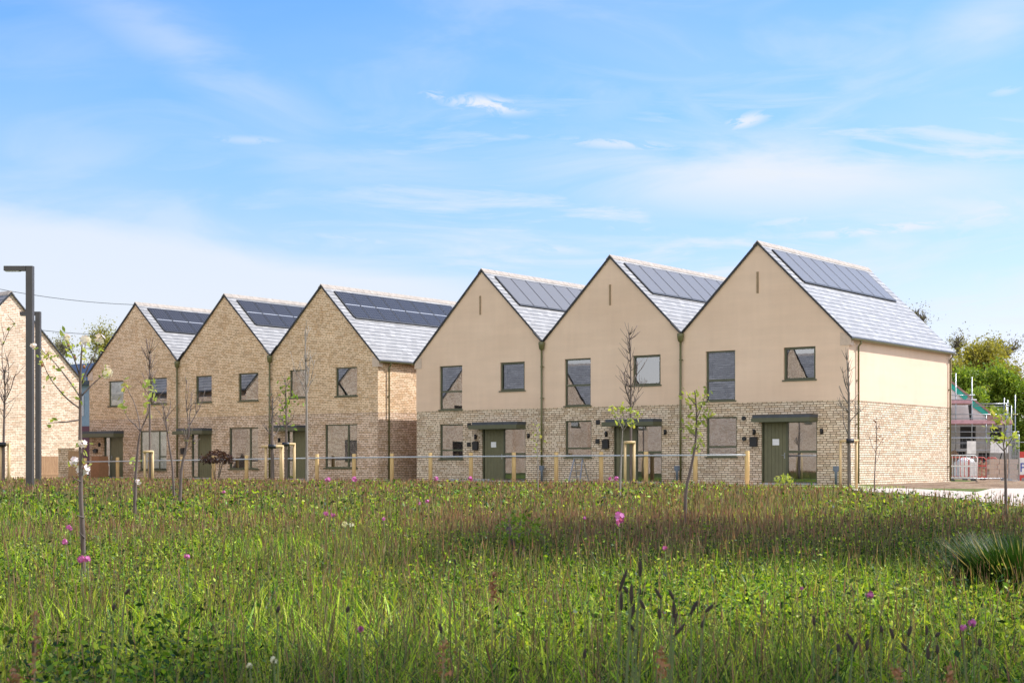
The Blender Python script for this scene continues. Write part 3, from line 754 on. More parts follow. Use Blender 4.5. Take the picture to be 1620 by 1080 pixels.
# ------------------------------------------------------------------ saplings and stakes
def blossom(b, c, r, n=9):
    for i in range(n):
        d = Vector((random.gauss(0, 1), random.gauss(0, 1), random.gauss(0, 1))).normalized(); x = d.orthogonal().normalized(); y = d.cross(x)
        o = c+d*r*random.uniform(.3, .9); s = r*.55
        ring = [o+(x*math.cos(a)+y*math.sin(a))*s*(1 if k % 2 else .72)+d*s*.12*(1 if k % 2 else 0) for k, a in enumerate([2*PI*j/10 for j in range(10)])]
        b.face(ring)
def leafquad(b, c, s, up=None):
    d = Vector((random.gauss(0, 1), random.gauss(0, 1), random.gauss(.35, 1))).normalized(); x = d.orthogonal().normalized()
    x = Matrix.Rotation(random.uniform(0, 6.28), 3, d) @ x; y = d.cross(x)
    b.face([c-y*s, c+x*s*.42-y*s*.2+d*s*.1, c+x*s*.36+y*s*.4, c+y*s, c-x*s*.36+y*s*.4, c-x*s*.42-y*s*.2+d*s*.1])
def path3(pts, Y, jit):
    out = []; dy = random.uniform(-jit, jit)
    for i, (x, y) in enumerate(pts): out.append(at(x, y, Y+dy*i/max(1, len(pts)-1)))
    return out
def smooth(pts, k=3):
    out = []
    for i in range(len(pts)-1):
        p0 = pts[max(i-1, 0)]; p1 = pts[i]; p2 = pts[i+1]; p3 = pts[min(i+2, len(pts)-1)]
        for j in range(k):
            t = j/k; out.append(.5*((2*p1)+(-p0+p2)*t+(2*p0-5*p1+4*p2-p3)*t*t+(-p0+3*p1-3*p2+p3)*t**3))
    out.append(pts[-1]); return out
def sapling(px_base, Y, trunk, branches, label, bark='bark', leaf='leaf_young', r0=.02, leaves=(), lsize=.035, lper=7, spread=.05, twigs=0, twl=.25, flowers=(), buds=(), name='sapling', group='young trees planted in front of the houses', twig_leaf=0):
    base = at(px_base, 700, Y); base.z = 0
    root = empty(name, base, 0, label, 'tree', group)
    b = MB(); tp = [at(px_base, 0, Y)] ; tp[0].z = 0
    tp = [Vector((base.x, base.y, 0))]+path3(trunk, Y, .12)
    tp = smooth(tp, 3); n = len(tp); b.tube([p-base for p in tp], [r0*(1-.72*i/(n-1))*random.uniform(.93, 1.08) for i in range(n)], 7)
    ends = []; segs = [(tp, .5)]
    for br in branches:
        q = smooth(path3(br, Y, .35), 3); m = len(q)
        b.tube([p-base for p in q], [max(r0*.33*(1-.7*i/(m-1)), .0018*Y/10) for i in range(m)], 5); ends.append(q[-1]); segs.append((q, .25))
    lb = MB(); rt = max(.0025, .00022*Y)
    for i in range(twigs):
        q, t0 = segs[random.randrange(len(segs)) if i % 2 else 0]
        k = random.randrange(int(len(q)*t0), len(q)); p = q[k]
        d = Vector((random.gauss(0, .55), random.gauss(0, .55), random.uniform(.5, 1.2))).normalized(); L = twl*random.uniform(.4, 1.1)*(1-.5*k/len(q))
        m = p+d*L*.5+Vector((0, 0, .02)); e = p+d*L+Vector((0, 0, L*.25)); b.tube([p-base, m-base, e-base], [rt, rt*.8, rt*.5], 4)
        for j in range(twig_leaf):
            c = p.lerp(e, random.uniform(.2, 1)); leafquad(lb, c-base+Vector((random.gauss(0, .012), random.gauss(0, .012), 0)), lsize*random.uniform(.35, .8))
    b.build('trunk', M[bark], root)
    for (x, y, n_) in leaves:
        c = at(x, y, Y+random.uniform(-.12, .12))
        for j in range(n_): leafquad(lb, c-base+Vector([random.gauss(0, spread) for _ in range(3)]), lsize*random.uniform(.6, 1.25))
    if lb.f: lb.build('leaves', M[leaf], root)
    for (x, y, r) in flowers:
        fb = MB(); c = at(x, y, Y+random.uniform(-.05, .05))-base; blossom(fb, c, r*.9, 9); fb.build('blossom', M['petal'], root)
    if buds:
        for (x, y, r) in buds:
            fb = MB(); c = at(x, y, Y)-base; fb.ball(c, .009, .009, .012, 7, 5); fb.build('flower_bud', M['sorrel'], root)
    return root
# the near apple tree at the left
sapling(133, 8.8, [(131, 840), (128, 790), (128, 735), (127, 690), (127, 640), (127, 600), (128, 575), (130, 545)],
        [[(127, 646), (108, 632), (88, 610), (75, 590), (67, 570)], [(127, 628), (112, 606), (92, 580), (75, 562), (60, 550)],
         [(127, 598), (120, 575), (112, 555), (104, 538)], [(129, 626), (142, 612), (155, 600), (167, 590)], [(128, 560), (134, 550), (136, 540)],
         [(125, 664), (105, 667), (88, 668), (76, 669)], [(129, 606), (140, 580), (150, 560), (156, 545)], [(133, 850), (124, 840)], [(132, 818), (122, 815)], [(129, 762), (118, 757), (114, 752)]],
        'near apple sapling with white blossom in the meadow at the left', r0=.0165, lsize=.021, spread=.022,
        leaves=[(67, 570, 6), (64, 556, 6), (76, 562, 6), (83, 571, 5), (104, 536, 8), (112, 556, 7), (108, 548, 5), (135, 543, 10), (132, 556, 6), (128, 572, 6), (166, 592, 7), (77, 668, 7), (83, 604, 7), (98, 627, 3), (95, 585, 3), (113, 611, 5), (128, 601, 5), (122, 633, 4), (132, 708, 8), (134, 730, 5), (118, 735, 5), (155, 548, 4), (116, 563, 5)],
        flowers=[(135, 538, .042), (107, 534, .03), (158, 537, .042), (168, 588, .046), (131, 702, .036), (118, 730, .04), (131, 744, .05), (54, 547, .028), (66, 555, .02)],
        buds=[(108, 546, .02), (67, 577, .02), (76, 560, .015), (135, 706, .018), (133, 580, .015), (118, 565, .02)], name='apple_sapling')
sapling(213, 19, [(214, 770), (216, 735), (219, 700), (222, 682)],
        [[(222, 682), (214, 672), (204, 663), (198, 652), (196, 644)], [(222, 682), (219, 660), (212, 636), (203, 618), (200, 610)], [(222, 682), (230, 664), (235, 640), (236, 620), (237, 606)], [(226, 672), (234, 655), (237, 640), (238, 628)]],
        'thin forked apple sapling standing in the meadow in front of the staked tree', r0=.026, lsize=.045, spread=.045,
        leaves=[(196, 644, 9), (200, 610, 9), (237, 607, 14), (239, 627, 12), (228, 655, 4), (213, 733, 7), (215, 765, 2)], flowers=[(219, 762, .05)], name='apple_sapling')
sapling(237, 50, [(237, 700), (237, 640), (236.5, 600), (236, 560)], [], 'thin staked tree at the blind filled window of the brick terrace', r0=.045, twigs=46, twl=.9, twig_leaf=2, lsize=.06, leaf='leaf_bronze')
sapling(276, 24, [(273, 740), (267, 700), (262, 665), (258, 640)], [[(262, 665), (268, 652), (270, 640)], [(264, 680), (258, 662), (252, 650)]], 'wispy leaning sapling left of the valley downpipe of the brick row', r0=.022, twigs=12, twl=.35, leaf='leaf_young', twig_leaf=1, lsize=.03)
sapling(284, 22, [(287, 745), (293, 715), (298, 690), (300, 672)], [[(298, 690), (297, 660), (294, 630), (296, 600)], [(300, 672), (310, 655), (318, 640), (324, 618)], [(299, 680), (300, 655), (303, 640), (303, 620)]],
        'bare curving sapling in front of the middle brick house door', r0=.028, twigs=22, twl=.35, twig_leaf=1, lsize=.03)
sapling(431.5, 44, [(431, 720), (430.5, 690), (431, 660), (431, 630)], [[(431, 690), (424, 682), (421, 672)], [(431, 690), (438, 684), (442, 676)]], 'left one of the two staked trees before the third brick house, with few leaves', r0=.06, twigs=26, twl=.5, twig_leaf=1, lsize=.05, leaf='leaf_dark')
sapling(453, 46, [(453, 720), (453, 680), (452.5, 640), (452, 604)], [[(453, 672), (462, 664), (466, 650)], [(453, 655), (445, 645), (443, 632)]], 'right one of the two staked trees before the third brick house, small green leaves', r0=.05, twigs=24, twl=.6, leaf='leaf_green', leaves=[(450, 630, 10), (456, 640, 10), (447, 606, 8), (452, 612, 8), (464, 626, 8), (450, 660, 12), (463, 668, 8), (455, 646, 8), (470, 640, 5)], lsize=.08, spread=.13)
sapling(485.5, 40, [(485.5, 700), (485, 640), (484.5, 600), (483, 560), (484, 520)], [[(485, 625), (492, 600), (498, 570)], [(485, 628), (476, 604), (468, 590), (463, 582)], [(485, 612), (489, 585), (491, 560)]], 'tall pale stemmed tree with bare twigs at the door of the third brick house', bark='bark_pale', r0=.042, twigs=26, twl=.7)
sapling(998, 42, [(998, 720), (998, 680), (998, 640), (998, 600), (997, 560), (996, 530)], [[(998, 640), (990, 615), (988, 590)], [(998, 632), (1006, 605), (1009, 570)], [(998, 650), (1005, 632), (1010, 618)]], 'staked bare tree in front of the middle rendered house', r0=.045, twigs=70, twl=.7)
sapling(980, 26, [(982, 740), (984, 700), (985, 680)], [[(985, 680), (980, 668), (974, 656), (970, 650)], [(985, 680), (987, 664), (986, 655), (985, 648)], [(985, 682), (994, 670), (1000, 662), (1006, 656)]], 'small pale stemmed sapling with lime leaves beside the staked tree', bark='bark_pale', r0=.022, lsize=.05, spread=.05,
        leaves=[(971, 650, 12), (985, 648, 14), (978, 655, 6), (1000, 650, 12), (1006, 660, 10), (994, 666, 8), (984, 668, 8), (1000, 668, 6)])
sapling(1083, 13.9, [(1085, 780), (1092, 745), (1098, 715), (1101, 690), (1102, 660), (1101, 635), (1099, 618)], [[(1101, 665), (1108, 648), (1114, 630), (1117, 618)], [(1102, 672), (1112, 664), (1120, 655), (1126, 651)], [(1101, 640), (1093, 632), (1088, 624)], [(1100, 690), (1094, 684), (1088, 678)], [(1099, 712), (1105, 705), (1107, 700)]],
        'curved leafy sapling in the meadow below the second rendered valley downpipe', r0=.017, lsize=.031, spread=.03, name='leafy_sapling', 
        leaves=[(1099, 618, 7), (1097, 628, 5), (1087, 625, 7), (1090, 634, 6), (1094, 640, 4), (1117, 618, 7), (1114, 628, 7), (1111, 636, 6), (1108, 644, 5), (1113, 648, 4), (1126, 651, 6), (1120, 654, 6), (1113, 658, 5), (1103, 660, 5), (1092, 662, 8), (1088, 658, 4), (1110, 672, 8), (1106, 668, 4), (1087, 678, 8), (1091, 683, 5), (1104, 682, 6), (1106, 696, 7), (1096, 698, 5), (1100, 707, 6), (1107, 703, 3)])
sapling(1343.5, 44, [(1343, 720), (1343, 680), (1343, 640), (1342, 600), (1340, 570)], [[(1343, 640), (1334, 626), (1328, 610)], [(1343, 650), (1334, 644), (1326, 640)], [(1342, 620), (1336, 604), (1333, 585)], [(1343, 690), (1336, 672), (1333, 655)], [(1343, 668), (1352, 658), (1362, 650)]], 'staked bare tree in front of the right house corner', r0=.06, twigs=50, twl=.6, bark='bark_grey')
sapling(1383, 40, [(1384, 745), (1386, 710), (1387, 680), (1386, 664)], [[(1386, 716), (1380, 706), (1376, 694)], [(1384, 735), (1390, 722), (1392, 712)]], 'spindly sapling with a few rusty leaves before the sunlit side wall', r0=.02, twigs=6, twl=.3, leaf='leaf_bronze', leaves=[(1386, 664, 8), (1393, 694, 10), (1373, 692, 3), (1388, 676, 4)], lsize=.05, spread=.06)
sapling(1591, 17.5, [(1591, 770), (1590, 740), (1589, 715), (1587, 700)], [[(1589, 714), (1578, 702), (1572, 694)], [(1589, 712), (1597, 700), (1603, 692), (1606, 704)], [(1587, 700), (1582, 682), (1576, 668)], [(1588, 704), (1590, 685), (1588, 670)]], 'small leafy sapling at the right edge in front of the site fencing', r0=.021, lsize=.045, spread=.045,
        leaves=[(1575, 664, 12), (1572, 694, 8), (1604, 703, 14), (1576, 682, 8), (1590, 664, 14), (1588, 650, 8), (1573, 648, 9), (1582, 690, 6), (1598, 690, 4)])
sapling(5, 42, [(5.5, 720), (6, 690), (7, 650), (8, 620), (7, 590)], [[(7, 640), (1, 622), (-4, 600)], [(7, 636), (16, 618), (22, 596)], [(8, 612), (14, 590), (12, 565)], [(6, 600), (3, 560), (6, 530)], [(5, 545), (14, 524), (24, 512)]], 'bare staked tree at the extreme left edge before the pale gable', r0=.05, twigs=46, twl=.8, leaf='leaf_young', leaves=[(22, 512, 5), (14, 520, 5), (4, 540, 4)], lsize=.05)
sapling(851, 30, [(851, 730), (850, 700), (849, 672)], [], 'spindly sapling with yellow leaves left of the first valley downpipe', bark='bark_pale', r0=.012, leaves=[(849, 672, 4), (847, 684, 4), (853, 692, 4), (848, 700, 5), (852, 716, 4)], lsize=.04, spread=.05, twigs=4, twl=.2)

def stake(pxs, top, Y, bar, label, tie=None):
    p = at(pxs[0], top, Y); root = empty('tree_stake', (p.x, p.y, 0), 0, label, 'tree stake', 'timber tree stakes')
    for px in pxs:
        q = at(px, top, Y); b = MB(); b.tube([(q.x-p.x, 0, -.02), (q.x-p.x, 0, q.z-.01)], .042, 9); b.build('post', M['stake'], root)
    if bar:
        a, c = at(bar[0], top, Y), at(bar[1], top, Y); b = MB(); b.tube([(a.x-p.x, -.07, a.z-.045), (c.x-p.x, -.07, c.z-.045)], .04, 9); b.build('crossbar', M['stake'], root)
    if tie:
        a = at(tie, top, Y); b = MB(); b.tube([(a.x-p.x-.11, -.10, a.z-.05), (a.x-p.x+.11, -.10, a.z-.05)], .06, 8); b.build('tree_tie', M['black'], root)
stake((229, 241.5), 712, 50, (227, 243), 'pair of thin stakes with crossbar at the blind filled brick house window')
stake((420.5, 446.5), 703.5, 44, (414, 448), 'left wide timber stake frame before the third brick house', 431.5)
stake((444, 465.5), 700, 46, (440, 467), 'right timber stake frame with a dark tie before the third brick house', 453)
stake((989, 1003), 697, 42, (987.5, 1004.5), 'timber stake frame around the bare tree before the middle rendered house')
stake((1329.5, 1355), 694.5, 44, (1328, 1357), 'timber stake frame with a dark tie at the right house corner', 1343.5)
stake((1.5, 14), 700, 42, (-4, 15.5), 'timber stake frame at the extreme left edge', 5)

# ------------------------------------------------------------------ small things by the houses
def hpt(C0, px, out): o = C0-V*out; return o+U*on_line(o, U, px)
lad = empty('stepladder', hpt(RC, 915, .9), -TH, 'small silver stepladder under the ground floor window of the middle rendered house', 'ladder')
b = MB(); w0, w1, hh = .27, .19, .92
for sg in (-1, 1): b.bar((sg*w0, -.28, 0), (sg*w1, .0, hh), .045, .025)
b.build('front_rails', M['galv'], lad); b = MB()
for sg in (-1, 1): b.bar((sg*w0, .34, 0), (sg*w1, .03, hh-.02), .025, .025)
b.bar((-.25, .25, .25), (.25, .25, .25), .02); b.build('rear_frame', M['galv'], lad)
for k in range(3):
    t = (k+1)*.235; b = MB(); ww = w0+(w1-w0)*t/hh; b.box(-ww, ww, -.28*(1-t/hh)-.05, -.28*(1-t/hh)+.04, t-.012, t+.012); b.build('tread', M['galv'], lad)
b = MB(); b.box(-.21, .21, -.07, .10, hh, hh+.03); b.build('top_platform', M['galv'], lad)
for px, lab in ((857, 'grey blue service duct pipe at the foot of the first valley downpipe'), (1071, 'grey blue service duct pipe by the second valley downpipe'), (1322.5, 'grey blue service duct pipe near the right house corner')):
    p = hpt(RC, px, .25); b = MB(); b.tube([(0, 0, 0), (0, 0, .42), (0, 0, .50)], [.045, .045, .07], 10); b.box(-.085, .085, -.06, .06, .5, .66)
    tag(b.build('service_duct', M['pipe_blue'], None, p, -TH), lab, 'duct', 'service ducts at the rendered terrace')
p = hpt(LC, 158, .75); cbx = empty('cardboard_boxes', p, -TH, 'brown cardboard boxes stacked beside the door of the left brick house', 'box')
b = MB(); b.box(-.33, .30, -.3, .3, 0, .62); b.box(-.012, .012, -.302, -.301, 0, .6); b.build('lower_box', M['cardboard'], cbx)
b = MB(); b.box(-.30, .28, -.28, .28, .622, 1.08); b.build('upper_box', M['cardboard'], cbx)
b = MB(); p = hpt(RC, 743, 1.2); b.box(-.95, .85, -.3, .3, 0, .06); b.box(-.9, .8, -.28, .28, .063, .12)
tag(b.build('paving_slabs', M['step'], None, p, -TH), 'low stack of pale grey slabs on the ground left of the first rendered door', 'paving slab')

def bush(name, c, rx, rz, n, leaf, ls, label, cat='shrub', stems=7, grp=None, droop=0):
    root = empty(name, (c.x, c.y, 0), 0, label, cat, grp); b = MB(); s = MB(); z0 = c.z
    for i in range(stems):
        a = random.uniform(0, 6.28); e = Vector((math.cos(a)*rx*.6, math.sin(a)*rx*.6, z0+random.uniform(0, rz)*.6))
        s.tube([(0, 0, 0), tuple(e*.5+Vector((0, 0, z0*.2))), tuple(e)], [.012, .009, .004], 5)
    for i in range(n):
        d = Vector((random.gauss(0, 1), random.gauss(0, 1), random.gauss(0, 1))).normalized()*random.uniform(.3, 1)**.5
        q = Vector((d.x*rx, d.y*rx, z0+d.z*rz-droop*abs(d.x))); q.x += .12*rx*math.sin(d.z*9+d.y*7)
        if q.z > .02: leafquad(b, q, ls*random.uniform(.6, 1.3))
    s.build('stems', M['bark'], root); b.build('leaves', M[leaf], root); return root
p = at(343, 722, 47); p.z = zat(722, 47); r = bush('copper_shrub', p, .55, .22, 700, 'leaf_purple', .05, 'dark copper leaved drooping shrub in front of the middle brick house window', droop=.1)
p = at(354, 736, 47); p.z = .55
p = at(820, 846, 10.5); p.z = .33; bush('meadow_shrub', p, .17, .13, 330, 'leaf_green', .019, 'small dark leaved shrub rising from the middle of the meadow', stems=9)
p = at(1240, 764, 34); p.z = .36; bush('meadow_weed', p, .22, .16, 160, 'leaf_young', .04, 'bright green weed clump at the meadow edge below the right house door', cat='plant')

# ------------------------------------------------------------------ site fencing and building under construction
def mesh_panel(a, c, h, label, notice=None):
    a = Vector(a); c = Vector(c); d = c-a; L = d.length; ang = math.atan2(d.y, d.x)
    r = empty('site_fence_panel', a, ang, label, 'fence panel', 'galvanised mesh site fence panels')
    b = MB(); q = .16; pts = [(0, 0, 0), (0, 0, h-q), (q*.3, 0, h-q*.3), (q, 0, h), (L-q, 0, h), (L-q*.3, 0, h-q*.3), (L, 0, h-q), (L, 0, 0)]
    b.tube(pts, .021, 7); b.tube([(0, 0, .14), (L, 0, .14)], .018, 6); b.build('frame', M['galv'], r)
    m = MB(); n = int(L/.16)
    for i in range(1, n): m.tube([(L*i/n, 0, .14), (L*i/n, 0, h-.02)], .003, 3, False)
    for k in range(1, 7): z = .14+(h-.16)*k/7; m.tube([(0, 0, z), (L, 0, z)], .0035, 3, False)
    m.build('mesh_infill', M['galv'], r)
    for x in (0, L):
        f = MB(); f.box(x-.12, x+.12, -.33, .33, 0, .13); f.build('block_foot', M['block'], r)
    if notice:
        f = MB(); f.box(notice[0], notice[1], -.03, -.024, notice[2], notice[3]); f.build('notice_board', M['plastic_white'], r)
pa = at(1459.5, 762, 60); pa.z = 0; pb = at(1592, 762, 60); pb.z = 0
mesh_panel(pa, pb, zat(692.5, 60), 'wide galvanised mesh fence panel running behind the end house corner', (1.78, 2.14, 1.13, 1.64))
pc = at(1596, 768, 50); pc.z = 0; pd = at(1613, 768, 54.5); pd.z = 0; pc2 = at(1596, 768, 54); pc2.z = 0
mesh_panel(pc2, at(1612, 0, 49.5)*1 - Vector((0, 0, at(1612, 0, 49.5).z)), 1.72, 'galvanised mesh fence panel seen nearly edge on at the right')
pe = at(1625, 0, 62); pe.z = 0; pf = at(1760, 0, 62); pf.z = 0
mesh_panel(pe, pf, 1.7, 'galvanised mesh fence panel beyond the right edge')

# orange and white pedestrian barriers
def barrier(px0, px1, Y, mat, label, h=1.0):
    a, c = at(px0, 760, Y), at(px1, 760, Y); a.z = c.z = 0; L = (c-a).length
    r = empty('pedestrian_barrier', a, 0, label, 'barrier', 'site pedestrian barriers'); b = MB()
    b.tube([(0, 0, .05), (0, 0, h-.1), (.1, 0, h), (L-.1, 0, h), (L, 0, h-.1), (L, 0, .05)], .022, 6); b.box(0, L, -.012, .012, .12, .17); b.box(0, L, -.012, .012, .60, .66)
    n = max(4, int(L/.15))
    for i in range(1, n): b.box(L*i/n-.012, L*i/n+.012, -.01, .01, .17, h-.02)
    b.build('barrier_panel', M[mat], r)
    f = MB()
    for x in (.15, L-.15): f.box(x-.03, x+.03, -.3, .3, 0, .05)
    f.build('foot', M['black'], r)
barrier(1501, 1546, 63, 'plastic_white', 'white railed pedestrian barrier behind the mesh fence', 1.08)
barrier(1500, 1532, 66, 'plastic_red', 'red plastic barrier behind the white one, next to the end house')
barrier(1534, 1560, 66, 'plastic_red', 'red plastic barrier in front of the block pile')
barrier(1560, 1578, 70, 'plastic_red', 'red plastic barrier furthest right behind the mesh fence')
h0 = at(1612, 760, 64); b = MB(); b.box(0, 3.2, 0, .05, 0, 1.25)
hb = tag(b.build('hoarding', M['plastic_red'], None, (h0.x, h0.y, 0)), 'red site hoarding with white and blue lettered panel at the right edge', 'hoarding')
b = MB(); b.box(.02, 3.0, -.012, -.002, .25, .98); b.build('sign_panel', M['plastic_white'], hb)
tc = bpy.data.curves.new('lettering', 'FONT'); tc.body = 'PE'; tc.size = .55; tc.extrude = .004; tt = bpy.data.objects.new('lettering', tc); COL.objects.link(tt)
bpy.context.view_layer.update(); tm = bpy.data.meshes.new_from_object(tt.evaluated_get(bpy.context.evaluated_depsgraph_get())); bpy.data.objects.remove(tt)
tm.materials.clear(); tm.materials.append(plain('blue sign paint', (.03, .06, .35), .5))
to = bpy.data.objects.new('lettering', tm); COL.objects.link(to); to.parent = hb
to.location = (.02, -.02, .38); to.rotation_euler = (PI/2, 0, 0)
# block pile and dumpy bag
b = MB()
for i in range(4):
    for j in range(4-i//2): b.box(j*.46+.1*(i % 2), j*.46+.44+.1*(i % 2), 0, .4, i*.235+.002, i*.235+.225)
q = at(1562, 760, 68); tag(b.build('block_stack', M['kneel'], None, (q.x, q.y, 0)), 'stack of tan building blocks behind the mesh fence', 'blocks')
b = MB(); b.box(-.45, .45, -.45, .45, 0, .8); b.ball((0, 0, .8), .43, .43, .22, 12, 6)
q = at(1528, 760, 72); tag(b.build('builders_bag', M['plastic_white'], None, (q.x, q.y, 0)), 'white builders bulk bag behind the barriers', 'bag')
mound('spoil_heap', at(1512, 730, 78)*1-Vector((0, 0, at(1512, 730, 78).z)), 2.2, 1.5, 1.3, 9, M['earth'])

YC = 80.0
def C(px, py, dy=0): return at(px, py, YC+dy)
cs = empty('unfinished_house', (C(1540, 700).x, YC, 0), 0, 'half built house with white membrane gable and teal edged rake at the right', 'house')
ox = cs.location.copy()
def CL(px, py, dy=0): p = C(px, py, dy)-ox; return (p.x, dy, p.z)
b = MB(); X = lambda px: CL(px, 700)[0]; Zz = lambda py: CL(1540, py)[2]
b.wall([(X(1470), 0), (X(1600), 0), (X(1600), Zz(672)), (X(1470), Zz(672))], [(X(1519), Zz(709), X(1544), Zz(674.5)), (X(1503), Zz(742), X(1528), Zz(714)), (X(1566), Zz(708), X(1585), Zz(676)), (X(1548), Zz(756), X(1566), Zz(716))], 0, .2)
b.face([(X(1600), 0, 0), (X(1600), 8, 0), (X(1600), 8, Zz(672)), (X(1600), 0, Zz(672))])
b.build('block_wall', M['block'], cs)
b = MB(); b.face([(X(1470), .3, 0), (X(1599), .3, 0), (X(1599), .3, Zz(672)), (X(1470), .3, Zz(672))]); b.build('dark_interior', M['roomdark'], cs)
b = MB(); pr_ = [(X(1440), Zz(668)), (X(1584), Zz(668)), (X(1489), Zz(592)), (X(1480), Zz(592))]
b.face([(x, .02, z) for x, z in pr_]); b.face([(x, 7.5, z) for x, z in reversed(pr_)]); b.face([(X(1584), .02, Zz(668)), (X(1584), 7.5, Zz(668)), (X(1489), 7.5, Zz(592)), (X(1489), .02, Zz(592))])
b.build('gable_membrane', M['membrane'], cs)
b = MB(); b.bar((X(1492), -.03, Zz(598)), (X(1529), -.03, Zz(630)), .05, .28); b.bar((X(1537), -.03, Zz(637)), (X(1562), -.03, Zz(655)), .05, .28); b.build('teal_strip', M['teal'], cs)
b = MB(); b.bar((X(1489), -.06, Zz(591.5)), (X(1586), -.06, Zz(669)), .06, .1); b.build('rake_board', M['board'], cs)
sc = empty('scaffold', (C(1540, 700).x, YC-1.4, 0), 0, 'steel tube scaffold with pinkish boards round the half built house', 'scaffold')
Xs = lambda px: at(px, 700, YC-1.4).x-sc.location.x; Zs = lambda py: zat(py, YC-1.4)
for px, tp in ((1497, 600), (1512, 590), (1537.5, 596), (1560, 655), (1594, 632), (1597.5, 628), (1601, 636), (1606, 624), (1609, 640)):
    b = MB(); dy = .9*(int(px) % 2) if px > 1590 else 0
    b.tube([(Xs(px), dy, 0), (Xs(px), dy, Zs(tp))], .03, 6); b.build('standard_pole', M['galv'], sc)
for (a, c, y) in ((1480, 1542, 625), (1480, 1545, 632), (1480, 1610, 655), (1480, 1602, 662), (1540, 1597, 638.5), (1540, 1597, 642), (1480, 1612, 683), (1480, 1610, 692), (1480, 1600, 700), (1600, 1640, 699), (1600, 1640, 722), (1480, 1600, 712)):
    b = MB(); b.tube([(Xs(a), -.04, Zs(y)), (Xs(c), -.04, Zs(y+random.uniform(-.6, .6)))], .026, 6); b.build('ledger_pole', M['galv'], sc)
for (a, c, y, dd) in ((1480, 1537, 638, 3), (1480, 1602, 670, 3.2)):
    b = MB(); b.box(Xs(a), Xs(c), 0, 1.1, Zs(y+dd*.4), Zs(y-.2)); b.build('scaffold_boards', M['board'], sc)
    b = MB(); b.box(Xs(a), Xs(c), -.05, -.02, Zs(y), Zs(y-6)); b.build('toe_guard', M['pinknet'], sc)
b = MB(); b.bar((Xs(1572), 0, Zs(760)), (Xs(1590), 0, Zs(700)), .05); b.bar((Xs(1538), .1, Zs(668)), (Xs(1535), .1, Zs(640)), .16, .06); b.build('brace', M['black'], sc)
b = MB(); b.box(Xs(1561), Xs(1585), -.09, -.06, Zs(664.5), Zs(656)); b.build('debris_sheet', M['board'], sc)
b = MB(); b.box(Xs(1566), Xs(1594), -.1, -.06, Zs(716), Zs(698)); b.build('white_sheet', M['plastic_white'], sc)

# ------------------------------------------------------------------ trees
def leaf_cloud(cents, n, ls, spread):
    """many small leaf faces round clump centres, as numpy arrays"""
    cents = np.array(cents); k = RNG.integers(0, len(cents), n)
    P = cents[k][:, :3] + RNG.normal(size=(n, 3))*spread*cents[k][:, 3:4]
    d = RNG.normal(size=(n, 3)); d /= np.linalg.norm(d, axis=1)[:, None]
    t = RNG.normal(size=(n, 3)); x = np.cross(d, t); x /= np.linalg.norm(x, axis=1)[:, None]; y = np.cross(d, x)
    s = ls*RNG.uniform(.6, 1.35, n)[:, None]
    v = np.stack([P-y*s, P+x*s*.5, P+y*s, P-x*s*.5], 1).reshape(-1, 3); return v
def np_mesh(name, v, nper, mat, parent=None, color=None, loc=None):
    me = bpy.data.meshes.new(name); nf = len(v)//nper
    me.vertices.add(len(v)); me.vertices.foreach_set('co', v.astype(np.float32).ravel())
    me.loops.add(len(v)); me.loops.foreach_set('vertex_index', np.arange(len(v), dtype=np.int32))
    me.polygons.add(nf); me.polygons.foreach_set('loop_start', np.arange(nf, dtype=np.int32)*nper)
    me.materials.append(mat); me.update(calc_edges=True)
    o = bpy.data.objects.new(name, me); COL.objects.link(o)
    if parent is not None: o.parent = parent
    if loc is not None: o.location = loc
    return o
def tree(px, Y, top_py, half_px, leaf, n, ls, label, seed, bark='bark_grey', base=None, levels=3, crown0=.3, spread=.09, X=None, H=None, group='background trees', tw=6, name='tree', rad=None):
    random.seed(seed)
    if X is None: p = at(px, top_py, Y); X = p.x; H = p.z; R = half_px/F*Y
    else: R = rad
    root = empty(name, (X, Y, 0), 0, label, 'tree', group); b = MB(); cents = []
    def grow(p, d, L, r, lv):
        q = p; pts = [p]; rr = [r]; n_ = 4
        mr = .00024*Y if label.find('twig') >= 0 or label.find('bare') >= 0 else .0001*Y
        for i in range(n_):
            d = (d+Vector((random.gauss(0, .13), random.gauss(0, .13), random.gauss(.03, .08)))).normalized(); q = q+d*L/n_; pts.append(q); rr.append(max(mr, r*(1-.5*(i+1)/n_)))
        b.tube(pts, rr, 7 if lv == levels else 4, False)
        if lv <= 1: cents.append((*q, 1)); cents.append((*pts[2], .8))
        if lv == 0: return
        for i in range(tw if lv < levels else tw+2):
            k = random.uniform(.35 if lv < levels else crown0, 1); pp = pts[0].lerp(pts[-1], k) if lv < levels else pts[min(4, int(k*4.99))]
            a = random.uniform(0, 6.28); side = Vector((math.cos(a), math.sin(a), 0)); nd = (d*.55+side*random.uniform(.6, 1.1)*(1 if lv == levels else .8)+Vector((0, 0, random.uniform(.1, .6)))).normalized()
            grow(pp, nd, L*random.uniform(.42, .66)*(1 if lv < levels else R/H*1.55), r*.5, lv-1)
    grow(Vector((0, 0, 0)), Vector((random.gauss(0, .03), 0, 1)).normalized(), H*.72, H*.022, levels)
    zs = max(v[2] for v in b.v); k = H/zs*.98; xr = max(abs(v[0]) for v in b.v); kx = R/xr
    b.v = [(x*kx, y*kx, z*k) for x, y, z in b.v]; cents = [(x*kx, y*kx, z*k, s_) for x, y, z, s_ in cents]
    b.build('trunk', M[bark], root)
    if n:
        v = leaf_cloud(cents, n, ls, H*spread*.5); v = v[np.repeat((v.reshape(-1, 4, 3)[:, :, 2].min(1) > .1), 4)]
        np_mesh('crown', v, 4, M[leaf], root)
    return root
RS = 'trees behind the building site'
